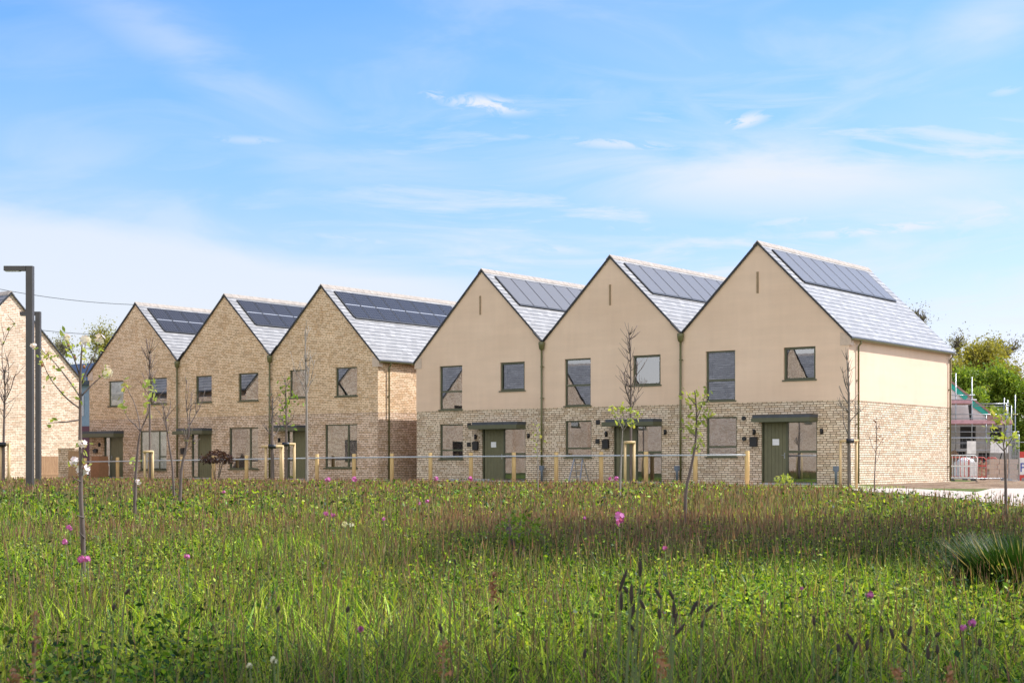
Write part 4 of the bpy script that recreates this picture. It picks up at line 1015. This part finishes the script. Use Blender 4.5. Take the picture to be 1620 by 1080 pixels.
tree(1535, 104, 538, 42, 'leaf_olive', 9000, .10, 'olive leaved tree directly right of the end house roof, above the scaffold', 3, group=RS, crown0=.2)
tree(1508, 112, 528, 30, 'leaf_bare', 1500, .08, 'grey twiggy tree just beyond the end house eave', 4, group=RS)
tree(1444, 112, 478, 30, 'leaf_bare', 900, .07, 'second bare twiggy tree peeping over the end house roof, nearer the ridge', 51, group=RS, tw=9, crown0=.2)
tree(1476, 110, 484, 36, 'leaf_bare', 1500, .07, 'bare twiggy tree peeping over the end house roof near its eave', 5, group=RS, tw=9, crown0=.2)
tree(1583, 118, 528, 48, 'leaf_bare', 4200, .09, 'half leafed tree rising behind the olive and green trees', 6, group=RS, tw=9)
tree(1592, 98, 582, 52, 'leaf_green', 17000, .12, 'bright green rounded tree at right behind the scaffold poles', 7, group=RS, crown0=.12)
tree(1640, 108, 540, 44, 'leaf_bare', 3500, .09, 'twiggy grey tree at the right edge of the photo', 8, group=RS)
tree(1640, 96, 600, 50, 'leaf_green', 11000, .10, 'green tree partly cut by the right edge', 9, group=RS, crown0=.12)
tree(1555, 94, 618, 36, 'leaf_green', 9000, .10, 'low green tree behind the upper scaffold lift', 10, group=RS, crown0=.1)
tree(1562, 106, 552, 36, 'leaf_olive', 9000, .11, 'olive tree filling the gap above the teal edged gable', 61, group=RS, crown0=.15)
tree(1612, 112, 536, 40, 'leaf_olive', 8000, .11, 'olive tree behind the bright green one near the right edge', 62, group=RS, crown0=.15)
tree(1524, 96, 585, 34, 'leaf_green', 9000, .11, 'green tree against the end house back corner', 63, group=RS, crown0=.1)
tree(1700, 100, 560, 60, 'leaf_olive', 6000, .12, 'olive tree beyond the right edge', 12, group=RS)
LS = 'trees behind the brick terrace'
tree(135, 125, 513, 46, 'leaf_olive', 5200, .09, 'thin olive green tree showing between the pale gable and the brick terrace', 13, group=LS)
tree(98, 120, 532, 30, 'leaf_bare', 1600, .08, 'twiggy tree showing above the right slope of the pale gable', 14, group=LS)
tree(172, 130, 530, 26, 'leaf_bare', 1300, .08, 'sparse tree behind the left brick gable slope', 15, group=LS)
tree(1495, 100, 560, 30, 'leaf_olive', 3500, .1, 'olive tree half hidden behind the end house side wall', 16, group=RS)
# trees on the right, outside the picture: they shade the near meadow
SH = 'trees beside the meadow beyond the right edge'
tree(0, 3.3, 0, 0, 'leaf_dark', 26000, .22, 'broad tree right of the viewer, shading the foreground', 21, X=5.3, H=8.4, rad=3.0, group=SH, crown0=.45)
tree(0, 9.6, 0, 0, 'leaf_dark', 16000, .2, 'tree beside the tussock, beyond the right edge', 22, X=8.2, H=8.6, rad=2.4, group=SH, crown0=.45)
tree(0, 15.4, 0, 0, 'leaf_green', 8000, .15, 'farther tree beyond the right edge of the meadow', 23, X=11.3, H=7.5, rad=1.9, group=SH, crown0=.45)

# ------------------------------------------------------------------ the meadow
def value_noise(x, y, s, seed):
    r = np.random.default_rng(seed).random((256, 256)); X_ = x/s; Y_ = y/s
    i = np.floor(X_).astype(int); j = np.floor(Y_).astype(int); fx = X_-i; fy = Y_-j; fx = fx*fx*(3-2*fx); fy = fy*fy*(3-2*fy)
    g = lambda a, b_: r[a % 256, b_ % 256]
    return (g(i, j)*(1-fx)+g(i+1, j)*fx)*(1-fy)+(g(i, j+1)*(1-fx)+g(i+1, j+1)*fx)*fy
def inside(x, y):      # on the meadow side of its edge
    return y < np.interp(x, MX, MY)-.05
def scatter(n, y0, y1, margin=.06, wide=.36, powr=2.0):
    """n points with density falling as 1/Y: enough blades at every distance"""
    t = RNG.random(n); y = (y0**powr+(y1**powr-y0**powr)*t)**(1/powr)
    x = (RNG.random(n)*2-1)*(wide*y+1.0+margin); m = inside(x, y); return x[m], y[m]
def blades(x, y, h, w, lean, col, curve=.5, seg=3):
    n = len(x); a = RNG.uniform(0, 2*np.pi, n); la = RNG.uniform(0, 2*np.pi, n)
    dx, dy = np.cos(a), np.sin(a); lx, ly = np.cos(la)*lean, np.sin(la)*lean
    V_ = []; Cc = []
    ts = np.linspace(0, 1, seg+1)
    prevL = prevR = None; faces = []
    for k, t in enumerate(ts):
        cx = x+lx*h*(t**(1+curve)); cy = y+ly*h*(t**(1+curve)); cz = h*t*(1-.25*lean*t)
        ww = w*(1-t)**.7*(.65+.35*min(1, t*4)) if k < seg else w*.04
        L = np.stack([cx-dx*ww, cy-dy*ww, cz], 1); R_ = np.stack([cx+dx*ww, cy+dy*ww, cz], 1)
        if prevL is not None: faces.append(np.stack([prevL, prevR, R_, L], 1))
        prevL, prevR = L, R_
    v = np.concatenate(faces, 0).reshape(-1, 3); c = np.concatenate([np.repeat(col, 4, 0)]*seg, 0)
    return v, c
PAL_G = np.array([(.18, .31, .018), (.27, .42, .022), (.40, .50, .04), (.025, .065, .01), (.40, .42, .06), (.12, .24, .025), (.02, .05, .008), (.05, .12, .012)])  # the near-black greens imitate shaded gaps between the blades
PAL_B = np.array([(.27, .13, .085), (.33, .18, .11), (.15, .07, .05), (.34, .24, .14), (.30, .14, .10)])
PAL_S = np.array([(.34, .30, .15), (.28, .24, .10)])
def pick(pal, n): c = pal[RNG.integers(0, len(pal), n)]; return c*RNG.uniform(.55, 1.4, (n, 1))
def brownness(x, y):
    b0 = np.clip(1-np.abs(np.log(np.maximum(y, .5)/15.5)/np.log(1.62))**1.5, 0, 1)**.6 * np.clip((x/y+.15)/.16, 0, 1)*np.clip((.24-x/y)/.10, .25, 1)   # the band of seeding grass
    return np.clip(.10+.22*(y > 26)+.85*b0*(.55+.6*value_noise(x, y, 2.2, 5))+.5*(value_noise(x, y, 1.1, 6)-.38)*(y > 3.5), 0.03, .92)
allv = []; allc = []
def layer(n, y0, y1, hm, wm, wide=.36, seg=3, lean=.45, green_only=False, powr=2.0, brown_scale=1):
    x, y = scatter(n, y0, y1, wide=wide, powr=powr); m = len(x)
    patch = value_noise(x, y, 1.6, 8); patch2 = value_noise(x, y, .45, 9)
    br = RNG.random(m) < (0 if green_only else brownness(x, y)*brown_scale)
    col = np.where(br[:, None], pick(PAL_B, m), pick(PAL_G, m)*(.55+.95*patch)[:, None])
    st = RNG.random(m) < .035; col[st] = pick(PAL_S, st.sum())
    sx = x/y; ru = (np.abs(sx+.20) < .028) & (y > 24) & (y < 36) & (RNG.random(m) < .55); col[ru] = pick(np.array([(.42, .17, .07), (.50, .24, .10)]), ru.sum())
    h = hm*(.5+.5*patch+.3*patch2)*RNG.uniform(.4, 1.15, m)*np.where(br & (y > 12), 1.1, 1.0); w = wm*RNG.uniform(.6, 1.4, m)*np.where(br, .5, 1)
    v, c = blades(x, y, h, w, (RNG.uniform(.05, 1, m)**.8)*lean*1.45*np.where(br, .5, 1), col, seg=seg); allv.append(v); allc.append(c)
layer(30000, 1.7, 6, .30, .0026, wide=.40, seg=4, lean=.8)
layer(9000, 1.7, 6, .25, .0065, wide=.40, seg=4, lean=1.0, green_only=True)
layer(80000, 6, 15, .25, .0036, seg=3, lean=.6)
layer(18000, 6, 15, .24, .009, seg=3, lean=.9, green_only=True)
layer(110000, 15, 50, .27, .0070, seg=2, lean=.55)
layer(36000, 15, 50, .24, .014, seg=2, lean=.9, green_only=True)
# seeding heads: thin stalk topped by a feathery brown panicle
def panicles(n, y0, y1, hm, wide=.37):
    x, y = scatter(n, y0, y1, wide=wide); k = RNG.random(len(x)) < np.clip(brownness(x, y)*1.6, .12, 1); x, y = x[k], y[k]; m = len(x)
    h = hm*RNG.uniform(.8, 1.2, m); col = pick(PAL_B, m)
    lw = np.maximum(.0011, .00022*y); la = RNG.uniform(0, 6.28, m); ln = RNG.uniform(.05, .25, m); a = RNG.uniform(0, 6.28, m)
    ex = x+np.cos(la)*ln*h; ey = y+np.sin(la)*ln*h
    dx, dy = np.cos(a), np.sin(a)
    P = lambda cx, cy, cz, w, s: np.stack([cx+s*dx*w, cy+s*dy*w, cz], 1)
    mx, my = x+(ex-x)*.72, y+(ey-y)*.72
    f1 = np.stack([P(x, y, 0*h, lw, -1), P(x, y, 0*h, lw, 1), P(mx, my, h*.78, lw, 1), P(mx, my, h*.78, lw, -1)], 1)
    pw = np.maximum(.0016, .00026*y)
    f2 = np.stack([P(mx, my, h*.76, lw, -1), P(mx+(ex-mx)*.4, my+(ey-my)*.4, h*.86, pw, 1), P(ex, ey, h, lw*.5, 1), P(mx+(ex-mx)*.4, my+(ey-my)*.4, h*.86, pw, -1)], 1)
    allv.append(np.concatenate([f1, f2], 0).reshape(-1, 3)); allc.append(np.repeat(np.concatenate([pick(PAL_S, m)*.6, col], 0), 4, 0))
panicles(5200, 2.2, 6, .36); panicles(24000, 6, 15, .32); panicles(50000, 15, 50, .33)
# broad leaved herbs: small leaf faces in low clumps
def herbs(nc, y0, y1, hmax, ls, per):
    x, y = scatter(nc, y0, y1); k = value_noise(x, y, 1.3, 12)+.35*value_noise(x, y, .5, 13) > .60; x, y = x[k], y[k]
    c = np.stack([x, y, np.full(len(x), hmax*.5)], 1); c = np.repeat(c, per, 0); n = len(c)
    P = c+RNG.normal(size=(n, 3))*np.array([.07, .07, hmax*.28]); P[:, 2] = np.clip(P[:, 2], .02, hmax*1.15)
    d = RNG.normal(size=(n, 3))+np.array([0, 0, .8]); d /= np.linalg.norm(d, axis=1)[:, None]; t = RNG.normal(size=(n, 3)); xx = np.cross(d, t); xx /= np.linalg.norm(xx, axis=1)[:, None]; yy = np.cross(d, xx)
    s = ls*RNG.uniform(.5, 1.3, n)[:, None]*(np.maximum(1, P[:, 1:2]/9)**.5)
    allv.append(np.stack([P-yy*s, P+xx*s*.5, P+yy*s, P-xx*s*.5], 1).reshape(-1, 3)); allc.append(np.repeat(pick(PAL_G, n)*np.repeat(RNG.uniform(.7, 1.25, len(x)), per)[:, None], 4, 0))
herbs(2200, 2.0, 6, .30, .012, 60); herbs(5600, 6, 15, .26, .0105, 38); herbs(6500, 15, 48, .30, .020, 18)
v = np.concatenate(allv, 0); c = np.concatenate(allc, 0)
go = np_mesh('meadow_grass', v, 4, M['grass']); ca = go.data.color_attributes.new('tint', 'FLOAT_COLOR', 'POINT')
ca.data.foreach_set('color', np.concatenate([c, np.ones((len(c), 1))], 1).astype(np.float32).ravel())
tag(go, 'tall wild meadow grass with green blades and brown seeding stems', 'grass', kind='stuff')

# mown verge between meadow and houses
allv = []; allc = []
n = 26000; a = RNG.uniform(-46, 4, n); dd = RNG.uniform(-9.5, -4.0, n); px_ = RC.x+U.x*a+V.x*dd; py_ = RC.y+U.y*a+V.y*dd
vv, cc = blades(px_, py_, RNG.uniform(.05, .13, n), np.full(n, .011), np.full(n, .5), pick(PAL_G, n)*1.1, seg=1)
go2 = np_mesh('verge_grass', vv, 4, M['grass']); ca = go2.data.color_attributes.new('tint', 'FLOAT_COLOR', 'POINT')
ca.data.foreach_set('color', np.concatenate([cc, np.ones((len(cc), 1))], 1).astype(np.float32).ravel()); tag(go2, 'short green verge grass between meadow and front path', 'grass', kind='stuff')

# big dark tussock on the right
def tussock(px, py, Y, n, h, R, label):
    p = at(px, py, Y); root_l = (p.x, p.y, 0); x = RNG.normal(size=n)*R*.32; y = RNG.normal(size=n)*R*.32
    col = np.repeat([[.018, .048, .008]], n, 0)*RNG.uniform(.5, 1.9, (n, 1)); dry = RNG.random(n) < .12; col[dry] = pick(PAL_S, dry.sum()); a = np.arctan2(y, x)
    dx, dy = np.cos(a+1.57), np.sin(a+1.57); hh = h*RNG.uniform(.6, 1.1, n); ln = RNG.uniform(.2, .8, n)
    prev = None; fs = []
    for t in (0, .35, .7, 1):
        cx = x+np.cos(a)*ln*hh*t*t; cy = y+np.sin(a)*ln*hh*t*t; cz = hh*t*(1-.22*t*ln); w = .006*(1-t)**.6+.0003
        L = np.stack([cx-dx*w, cy-dy*w, cz], 1); R_ = np.stack([cx+dx*w, cy+dy*w, cz], 1)
        if prev: fs.append(np.stack([prev[0], prev[1], R_, L], 1))
        prev = (L, R_)
    v = np.concatenate(fs, 0).reshape(-1, 3); o = np_mesh('grass_tussock', v, 4, M['grass'], None, None, root_l); c = np.concatenate([np.repeat(col, 4, 0)]*3, 0)
    ca = o.data.color_attributes.new('tint', 'FLOAT_COLOR', 'POINT'); ca.data.foreach_set('color', np.concatenate([c, np.ones((len(c), 1))], 1).astype(np.float32).ravel())
    tag(o, label, 'grass clump')
tussock(1618, 900, 7.7, 3400, .44, .38, 'large dark green grass tussock at the right edge of the meadow')

# wild flowers, plantain heads, dock stalks: individuals
random.seed(31)
def flower(px, py, Y, r, label, mat='pink'):
    Y0_ = Y; Y = min(Y, .37*F/max(py-YH, 20)); r *= Y/Y0_
    p = at(px, py, Y); e = empty('wildflower', (p.x, p.y, 0), 0, label, 'flower', 'pink wildflowers in the meadow' if mat == 'pink' else 'cream wildflowers in the meadow')
    s = MB(); s.tube([(0, 0, 0), (.01, .01, p.z*.6), (0, 0, p.z)], [.0025, .002, .0018], 5); s.build('stem', M['stem'], e)
    b = MB(); blossom(b, Vector((0, 0, p.z)), r, 12); b.build('flower_head', M[mat], e)
fl_ = [(980, 818, 15, .06, 'largest magenta flower, right of the meadow shrub'), (979, 826, 14.9, .04, 'magenta flower directly under the largest one'), (924, 819, 15, .022, 'small pink flower left of the largest magenta one'),
       (607, 821, 15, .024, 'pink flower between the cream flowers and the meadow shrub'), (515, 812, 16, .032, 'pair of pink flowers left of centre, left one'), (527, 814, 16, .028, 'pair of pink flowers left of centre, right one'),
       (663, 796, 19, .024, 'small pink flower in the brown grass left of centre'), (676, 793, 19, .03, 'pale pink flower beside the small one in the brown grass'), (110, 834, 13, .032, 'pink flower left of the near apple trunk, upper one'),
       (103, 856, 11, .026, 'pink flower left of the near apple trunk, lower one'), (128, 884, 8.6, .026, 'magenta flower at the foot of the near apple tree, left one'), (138, 884, 8.6, .022, 'magenta flower at the foot of the near apple tree, right one'),
       (296, 880, 9, .02, 'pink flower standing alone right of the near apple tree'), (1376, 940, 6, .018, 'pink flower in the bright grass left of the tussock'), (1268, 930, 6.4, .011, 'tiny pale pink flower left of the one near the tussock'), (1538, 985, 4.4, .013, 'pink flower low at the right, upper one'),
       (1524, 992, 4.4, .011, 'pink flower low at the right, lower one'), (1052, 866, 10.5, .02, 'lilac flower right of the meadow shrub'), (570, 994, 4.4, .011, 'purple flower low left of centre'), (354, 778, 26, .035, 'pink flower near the far edge of the meadow at left'),
       (519, 758, 40, .09, 'pink flower clump at the meadow edge before the third brick house'), (690, 757, 40, .07, 'pink flower clump at the meadow edge before the first rendered house'), (975, 757, 38, .07, 'pink flower clump at the meadow edge before the middle house, left one'),
       (965, 757, 38, .055, 'pink flower clump at the meadow edge before the middle house, right one by the stakes'), (744, 757, 40, .08, 'pink flower clump at the meadow edge before the first rendered door'), (561, 758, 39, .08, 'pink flower clump at the meadow edge beside a fence post, brick terrace corner')]
for q in fl_: flower(*q)
for q in [(545, 829, 14, .03, 'cream flower cluster left of the meadow shrub, left one'), (556, 830, 14, .026, 'cream flower cluster left of the meadow shrub, right one'), (433, 1044, 3.4, .010, 'small cream flower at the bottom left of centre'), (395, 1052, 3.4, .008, 'second small cream flower at the bottom left')]: flower(*q, mat='cream')
def seed_plant(px, py, Y, L, label, base_dx=0, lean=0):
    p = at(px, py, Y); e = empty('plantain_stalk', (p.x+base_dx, p.y, 0), 0, label, 'plant', 'dark plantain seed heads in the foreground')
    tip = Vector((-base_dx, 0, p.z)); d = (tip-Vector((0, 0, 0))); d = Vector((lean, 0, 1)).normalized()
    s = MB(); s.tube([(0, 0, 0), tuple(tip*.55+Vector((-.006, 0, 0))), tuple(tip-d*L*.5)], [.0017, .0014, .0012], 5); s.build('stem', M['stem'], e)
    b = MB(); n = 7; b.tube([tip+d*L*(i/n-.5) for i in range(n+1)], [max(.0008, .0037*math.sin(PI*(.12+.82*i/n))**.7) for i in range(n+1)], 7); b.build('seed_head', M['seed'], e)
pls = [(1013, 898, 24, 0), (986, 917, 34, .35), (983, 950, 28, 0), (990, 932, 12, -.4), (1012, 935, 10, .1), (999, 938, 30, 0), (1001, 965, 22, .2), (1041, 938, 18, -.6), (1066, 963, 24, 0), (1068, 978, 20, .4), (1043, 970, 16, -.1), (998, 990, 16, -.7), (1076, 995, 22, .8), (1016, 955, 16, -.5), (1062, 940, 16, -.5),
       (1439, 997, 16, .3), (1411, 1001, 16, -.3), (1466, 996, 14, 0), (1394, 994, 10, 0), (1484, 1003, 10, 1.2), (1372, 1019, 16, .1), (1345, 1009, 18, -.6), (1352, 1024, 18, .4), (1433, 1024, 20, -1), (1468, 1032, 18, 0), (1483, 1026, 14, 0), (1326, 1024, 12, 0), (1288, 981, 14, 0), (1098, 960, 22, .5), (1112, 985, 14, .4), (1122, 962, 16, 1),
       (720, 888, 9, -.3), (697, 993, 14, -.2), (202, 935, 10, .8), (180, 960, 10, .2), (440, 963, 10, .3), (550, 963, 10, .2), (53, 1024, 22, 0), (1550, 1015, 12, 0), (925, 1033, 14, .1)]
for i, (x, y, l, ln) in enumerate(pls):
    Y = 2.9 if y > 890 else 5.5
    Y = 2.6+.5*((i*7) % 5)/5 if y > 890 else 5.0
    side = 'left' if x < 540 else ('centre' if x < 1200 else 'right')
    nm = ['standing upright', 'leaning right', 'leaning left'][0 if abs(ln) < .25 else (1 if ln > 0 else 2)]
    seed_plant(x, y, Y, l/F*Y*1.1, f'dark plantain seed head {nm}, low {side} foreground, ' + ('topmost' if y < 930 else 'middle height' if y < 985 else 'lowest') + ' of its cluster', base_dx=random.uniform(-.05, .05)-ln*.05, lean=ln)
def dock(px, py, Y, h, label):
    p = at(px, py, Y); e = empty('dock_stalk', (p.x, p.y, 0), 0, label, 'plant', 'rusty dock stalks'); s = MB()
    tip = Vector((.01, 0, p.z)); s.tube([(0, 0, 0), tip*.6, tip], [.0028, .0022, .001], 5); s.build('stem', M['straw'], e)
    b = MB()
    for i in range(60): t = random.random(); c_ = Vector((.01, 0, p.z-h*t)); leafquad(b, c_+Vector([random.gauss(0, .0035+.004*t) for _ in range(3)]), .006*random.uniform(.5, 1.2)*Y/2.6)
    b.build('seed_cluster', M['sorrel'], e)
dock(692, 1012, 2.5, .055, 'rusty dock stalk at the bottom left of centre'); dock(48, 970, 2.7, .12, 'tall pale dock stalk at the bottom left corner'); dock(1037, 1020, 2.5, .05, 'rusty dock stalk at the bottom right of centre')
dock(776, 905, 4.6, .09, 'straw coloured dock stalk above the bottom centre'); dock(1410, 1048, 2.4, .05, 'rusty dock stalk at the bottom right'); dock(1492, 1052, 2.4, .04, 'rusty dock stalk in the bottom right corner'); dock(14, 1062, 2.5, .03, 'rusty dock stalk in the bottom left corner')
# ------------------------------------------------------------------ light
sd = (U*1.0 + V*1.1 + Vector((0, 0, 1.65))).normalized()
elev = math.asin(sd.z); az = math.atan2(sd.x, sd.y)
sun = bpy.data.lights.new('sun', 'SUN'); sun.energy = 3.5; sun.angle = math.radians(.53); sun.color = (1, .968, .925)
so = bpy.data.objects.new('sun', sun); COL.objects.link(so); so.rotation_euler = sd.to_track_quat('Z', 'Y').to_euler(); so.location = (20, 20, 40)

w = bpy.data.worlds.new('World'); scn.world = w; w.use_nodes = True; nt = w.node_tree; nt.nodes.clear()
out = nt.nodes.new('ShaderNodeOutputWorld'); bg = nt.nodes.new('ShaderNodeBackground'); nt.links.new(bg.outputs[0], out.inputs[0])
sky = nt.nodes.new('ShaderNodeTexSky'); sky.sky_type = 'NISHITA'; sky.sun_disc = False; sky.sun_elevation = elev; sky.sun_rotation = az
sky.air_density = 1.0; sky.dust_density = .6; sky.ozone_density = 2.0
tcn = nt.nodes.new('ShaderNodeTexCoord'); sep = nt.nodes.new('ShaderNodeSeparateXYZ'); nt.links.new(tcn.outputs['Generated'], sep.inputs[0])
X0, Y0, Z0 = sep.outputs
azn = math_n(nt, 'ARCTAN2', X0, Y0)
eln = math_n(nt, 'ARCTAN2', Z0, math_n(nt, 'SQRT', math_n(nt, 'ADD', math_n(nt, 'MULTIPLY', X0, X0), math_n(nt, 'MULTIPLY', Y0, Y0))))
cv = nt.nodes.new('ShaderNodeCombineXYZ'); nt.links.new(azn, cv.inputs[0]); nt.links.new(eln, cv.inputs[1])
ws = nt.nodes.new('ShaderNodeMapping'); ws.inputs['Rotation'].default_value = (0, 0, math.radians(-8)); ws.inputs['Scale'].default_value = (5, 19, 1); nt.links.new(cv.outputs[0], ws.inputs[0])
wisp = noise(nt, ws.outputs[0], 1.0, 8, .58, .9)
ws2 = nt.nodes.new('ShaderNodeMapping'); ws2.inputs['Rotation'].default_value = (0, 0, math.radians(12)); ws2.inputs['Scale'].default_value = (2.2, 6, 1); ws2.inputs['Location'].default_value = (3.1, .7, 0); nt.links.new(cv.outputs[0], ws2.inputs[0])
veil = noise(nt, ws2.outputs[0], 1.0, 6, .5, .4)
ws3 = nt.nodes.new('ShaderNodeMapping'); ws3.inputs['Scale'].default_value = (36, 110, 1); ws3.inputs['Rotation'].default_value = (0, 0, math.radians(6)); nt.links.new(cv.outputs[0], ws3.inputs[0])
fine = noise(nt, ws3.outputs[0], 1.0, 6, .62, .8)
def sstep(val, lo, hi):
    n = nt.nodes.new('ShaderNodeMapRange'); n.interpolation_type = 'SMOOTHSTEP'; n.inputs[1].default_value = lo; n.inputs[2].default_value = hi
    nt.links.new(val, n.inputs[0]); return n.outputs[0]
low = math_n(nt, 'SUBTRACT', 1.0, sstep(eln, .02, .30))
cov = math_n(nt, 'ADD', math_n(nt, 'MULTIPLY', sstep(wisp, .44, .70), .62), math_n(nt, 'MULTIPLY', sstep(veil, .42, .72), .50))
cov = math_n(nt, 'MULTIPLY', cov, math_n(nt, 'MULTIPLY', math_n(nt, 'MULTIPLY_ADD', low, .75, .36), math_n(nt, 'MULTIPLY_ADD', sstep(azn, -.30, .15), .5, .55)))
# low bank of thin white cloud at the left, its top edge sloping down to the right
edge = math_n(nt, 'MULTIPLY_ADD', azn, -.13, .118)
edge = math_n(nt, 'MULTIPLY_ADD', math_n(nt, 'SUBTRACT', wisp, .5), .03, edge)
bank = math_n(nt, 'MULTIPLY', math_n(nt, 'SUBTRACT', 1.0, sstep(math_n(nt, 'SUBTRACT', eln, edge), -.012, .012)), math_n(nt, 'SUBTRACT', 1.0, sstep(azn, -.10, .12)))
cov = math_n(nt, 'MAXIMUM', cov, math_n(nt, 'MULTIPLY', bank, .82))
def streak(cx, cy, sx, sy, rot, amt, soft=False):
    a0 = math.atan((cx-CX)/F); e0 = math.atan((YH-cy)/F*math.cos(a0)); c_, s_ = math.cos(rot), math.sin(rot)
    dx = math_n(nt, 'SUBTRACT', azn, a0); dy = math_n(nt, 'SUBTRACT', eln, e0)
    p = math_n(nt, 'DIVIDE', math_n(nt, 'ADD', math_n(nt, 'MULTIPLY', dx, c_), math_n(nt, 'MULTIPLY', dy, s_)), sx/F)
    q = math_n(nt, 'DIVIDE', math_n(nt, 'SUBTRACT', math_n(nt, 'MULTIPLY', dy, c_), math_n(nt, 'MULTIPLY', dx, s_)), sy/F)
    r2 = math_n(nt, 'ADD', math_n(nt, 'MULTIPLY', p, p), math_n(nt, 'MULTIPLY', q, q))
    g = math_n(nt, 'EXPONENT', math_n(nt, 'MULTIPLY', r2, -1.0))
    return math_n(nt, 'MULTIPLY', math_n(nt, 'MULTIPLY', g, sstep(wisp, .22, .66) if soft else sstep(fine, .36, .55)), amt)
for st in ((1240, 275, 420, 66, -.04, .95, True), (330, 100, 260, 55, -.5, .42, True), (1560, 40, 130, 60, .3, .62, True), (620, 265, 300, 40, -.05, .40, True), (1100, 130, 300, 40, .25, .3, True), (770, 166, 62, 12, -.10, 1.15), (685, 151, 20, 7, 0, .9), (1180, 192, 38, 11, .25, .9), (980, 228, 95, 10, -.06, .7), (1400, 362, 140, 9, .05, .95), (1560, 335, 90, 30, .12, .75), (1250, 350, 60, 10, .05, .6),
           (395, 222, 60, 8, 0, .45), (1000, 360, 35, 6, 0, .5), (880, 394, 60, 8, -.1, .55), (560, 378, 60, 5, -.1, .6), (1590, 145, 30, 8, .1, .5), (1560, 222, 50, 14, .2, .45)):
    cov = math_n(nt, 'MAXIMUM', cov, streak(*st))
ws4 = nt.nodes.new('ShaderNodeMapping'); ws4.inputs['Scale'].default_value = (6, 34, 1); ws4.inputs['Rotation'].default_value = (0, 0, math.radians(-5)); ws4.inputs['Location'].default_value = (1.7, 4.2, 0); nt.links.new(cv.outputs[0], ws4.inputs[0])
cirr = noise(nt, ws4.outputs[0], 1.0, 9, .62, 1.3)
band = math_n(nt, 'MULTIPLY', sstep(eln, .035, .12), math_n(nt, 'SUBTRACT', 1.0, sstep(eln, .17, .30)))
right = math_n(nt, 'MULTIPLY_ADD', sstep(azn, -.25, .12), .75, .25)
cov = math_n(nt, 'MAXIMUM', cov, math_n(nt, 'MULTIPLY', math_n(nt, 'MULTIPLY', sstep(cirr, .40, .72), band), math_n(nt, 'MULTIPLY', right, .8)))
cov = math_n(nt, 'MINIMUM', cov, .96)
tone = mixc(nt, sstep(eln, .03, .26), (.82, .69, .80), (.48, .72, 1.02))
skyc = mixc(nt, 1, sky.outputs[0], tone, 'MULTIPLY')
behind = sstep(math_n(nt, 'MULTIPLY', Y0, -1.0), .0, .6)     # unseen bright cloud added behind the viewer as fill light for shaded fronts
cov = math_n(nt, 'MAXIMUM', cov, math_n(nt, 'MULTIPLY', behind, math_n(nt, 'MULTIPLY_ADD', wisp, .5, .5)))
cloudc = mixc(nt, behind, (3.5, 3.7, 3.95), (7.6, 7.4, 7.1))
final = mixc(nt, cov, skyc, cloudc)
nt.links.new(final, bg.inputs[0]); bg.inputs[1].default_value = .12

# ------------------------------------------------------------------ camera
cam = bpy.data.cameras.new('camera'); co = bpy.data.objects.new('camera', cam); COL.objects.link(co)
co.location = (0, 0, CAMZ); co.rotation_euler = (PI/2, 0, 0); cam.sensor_width = 36; cam.lens = F/1620*36; cam.shift_y = (YH-540)/1620
cam.dof.use_dof = True; cam.dof.focus_distance = 16; cam.dof.aperture_fstop = 16
cam.clip_start = .05; cam.clip_end = 4000
scn.camera = co
scn.view_settings.view_transform = 'Standard'; scn.view_settings.look = 'None'; scn.view_settings.exposure = 1.02; scn.view_settings.gamma = 1
scn.render.resolution_x = 1024; scn.render.resolution_y = 682
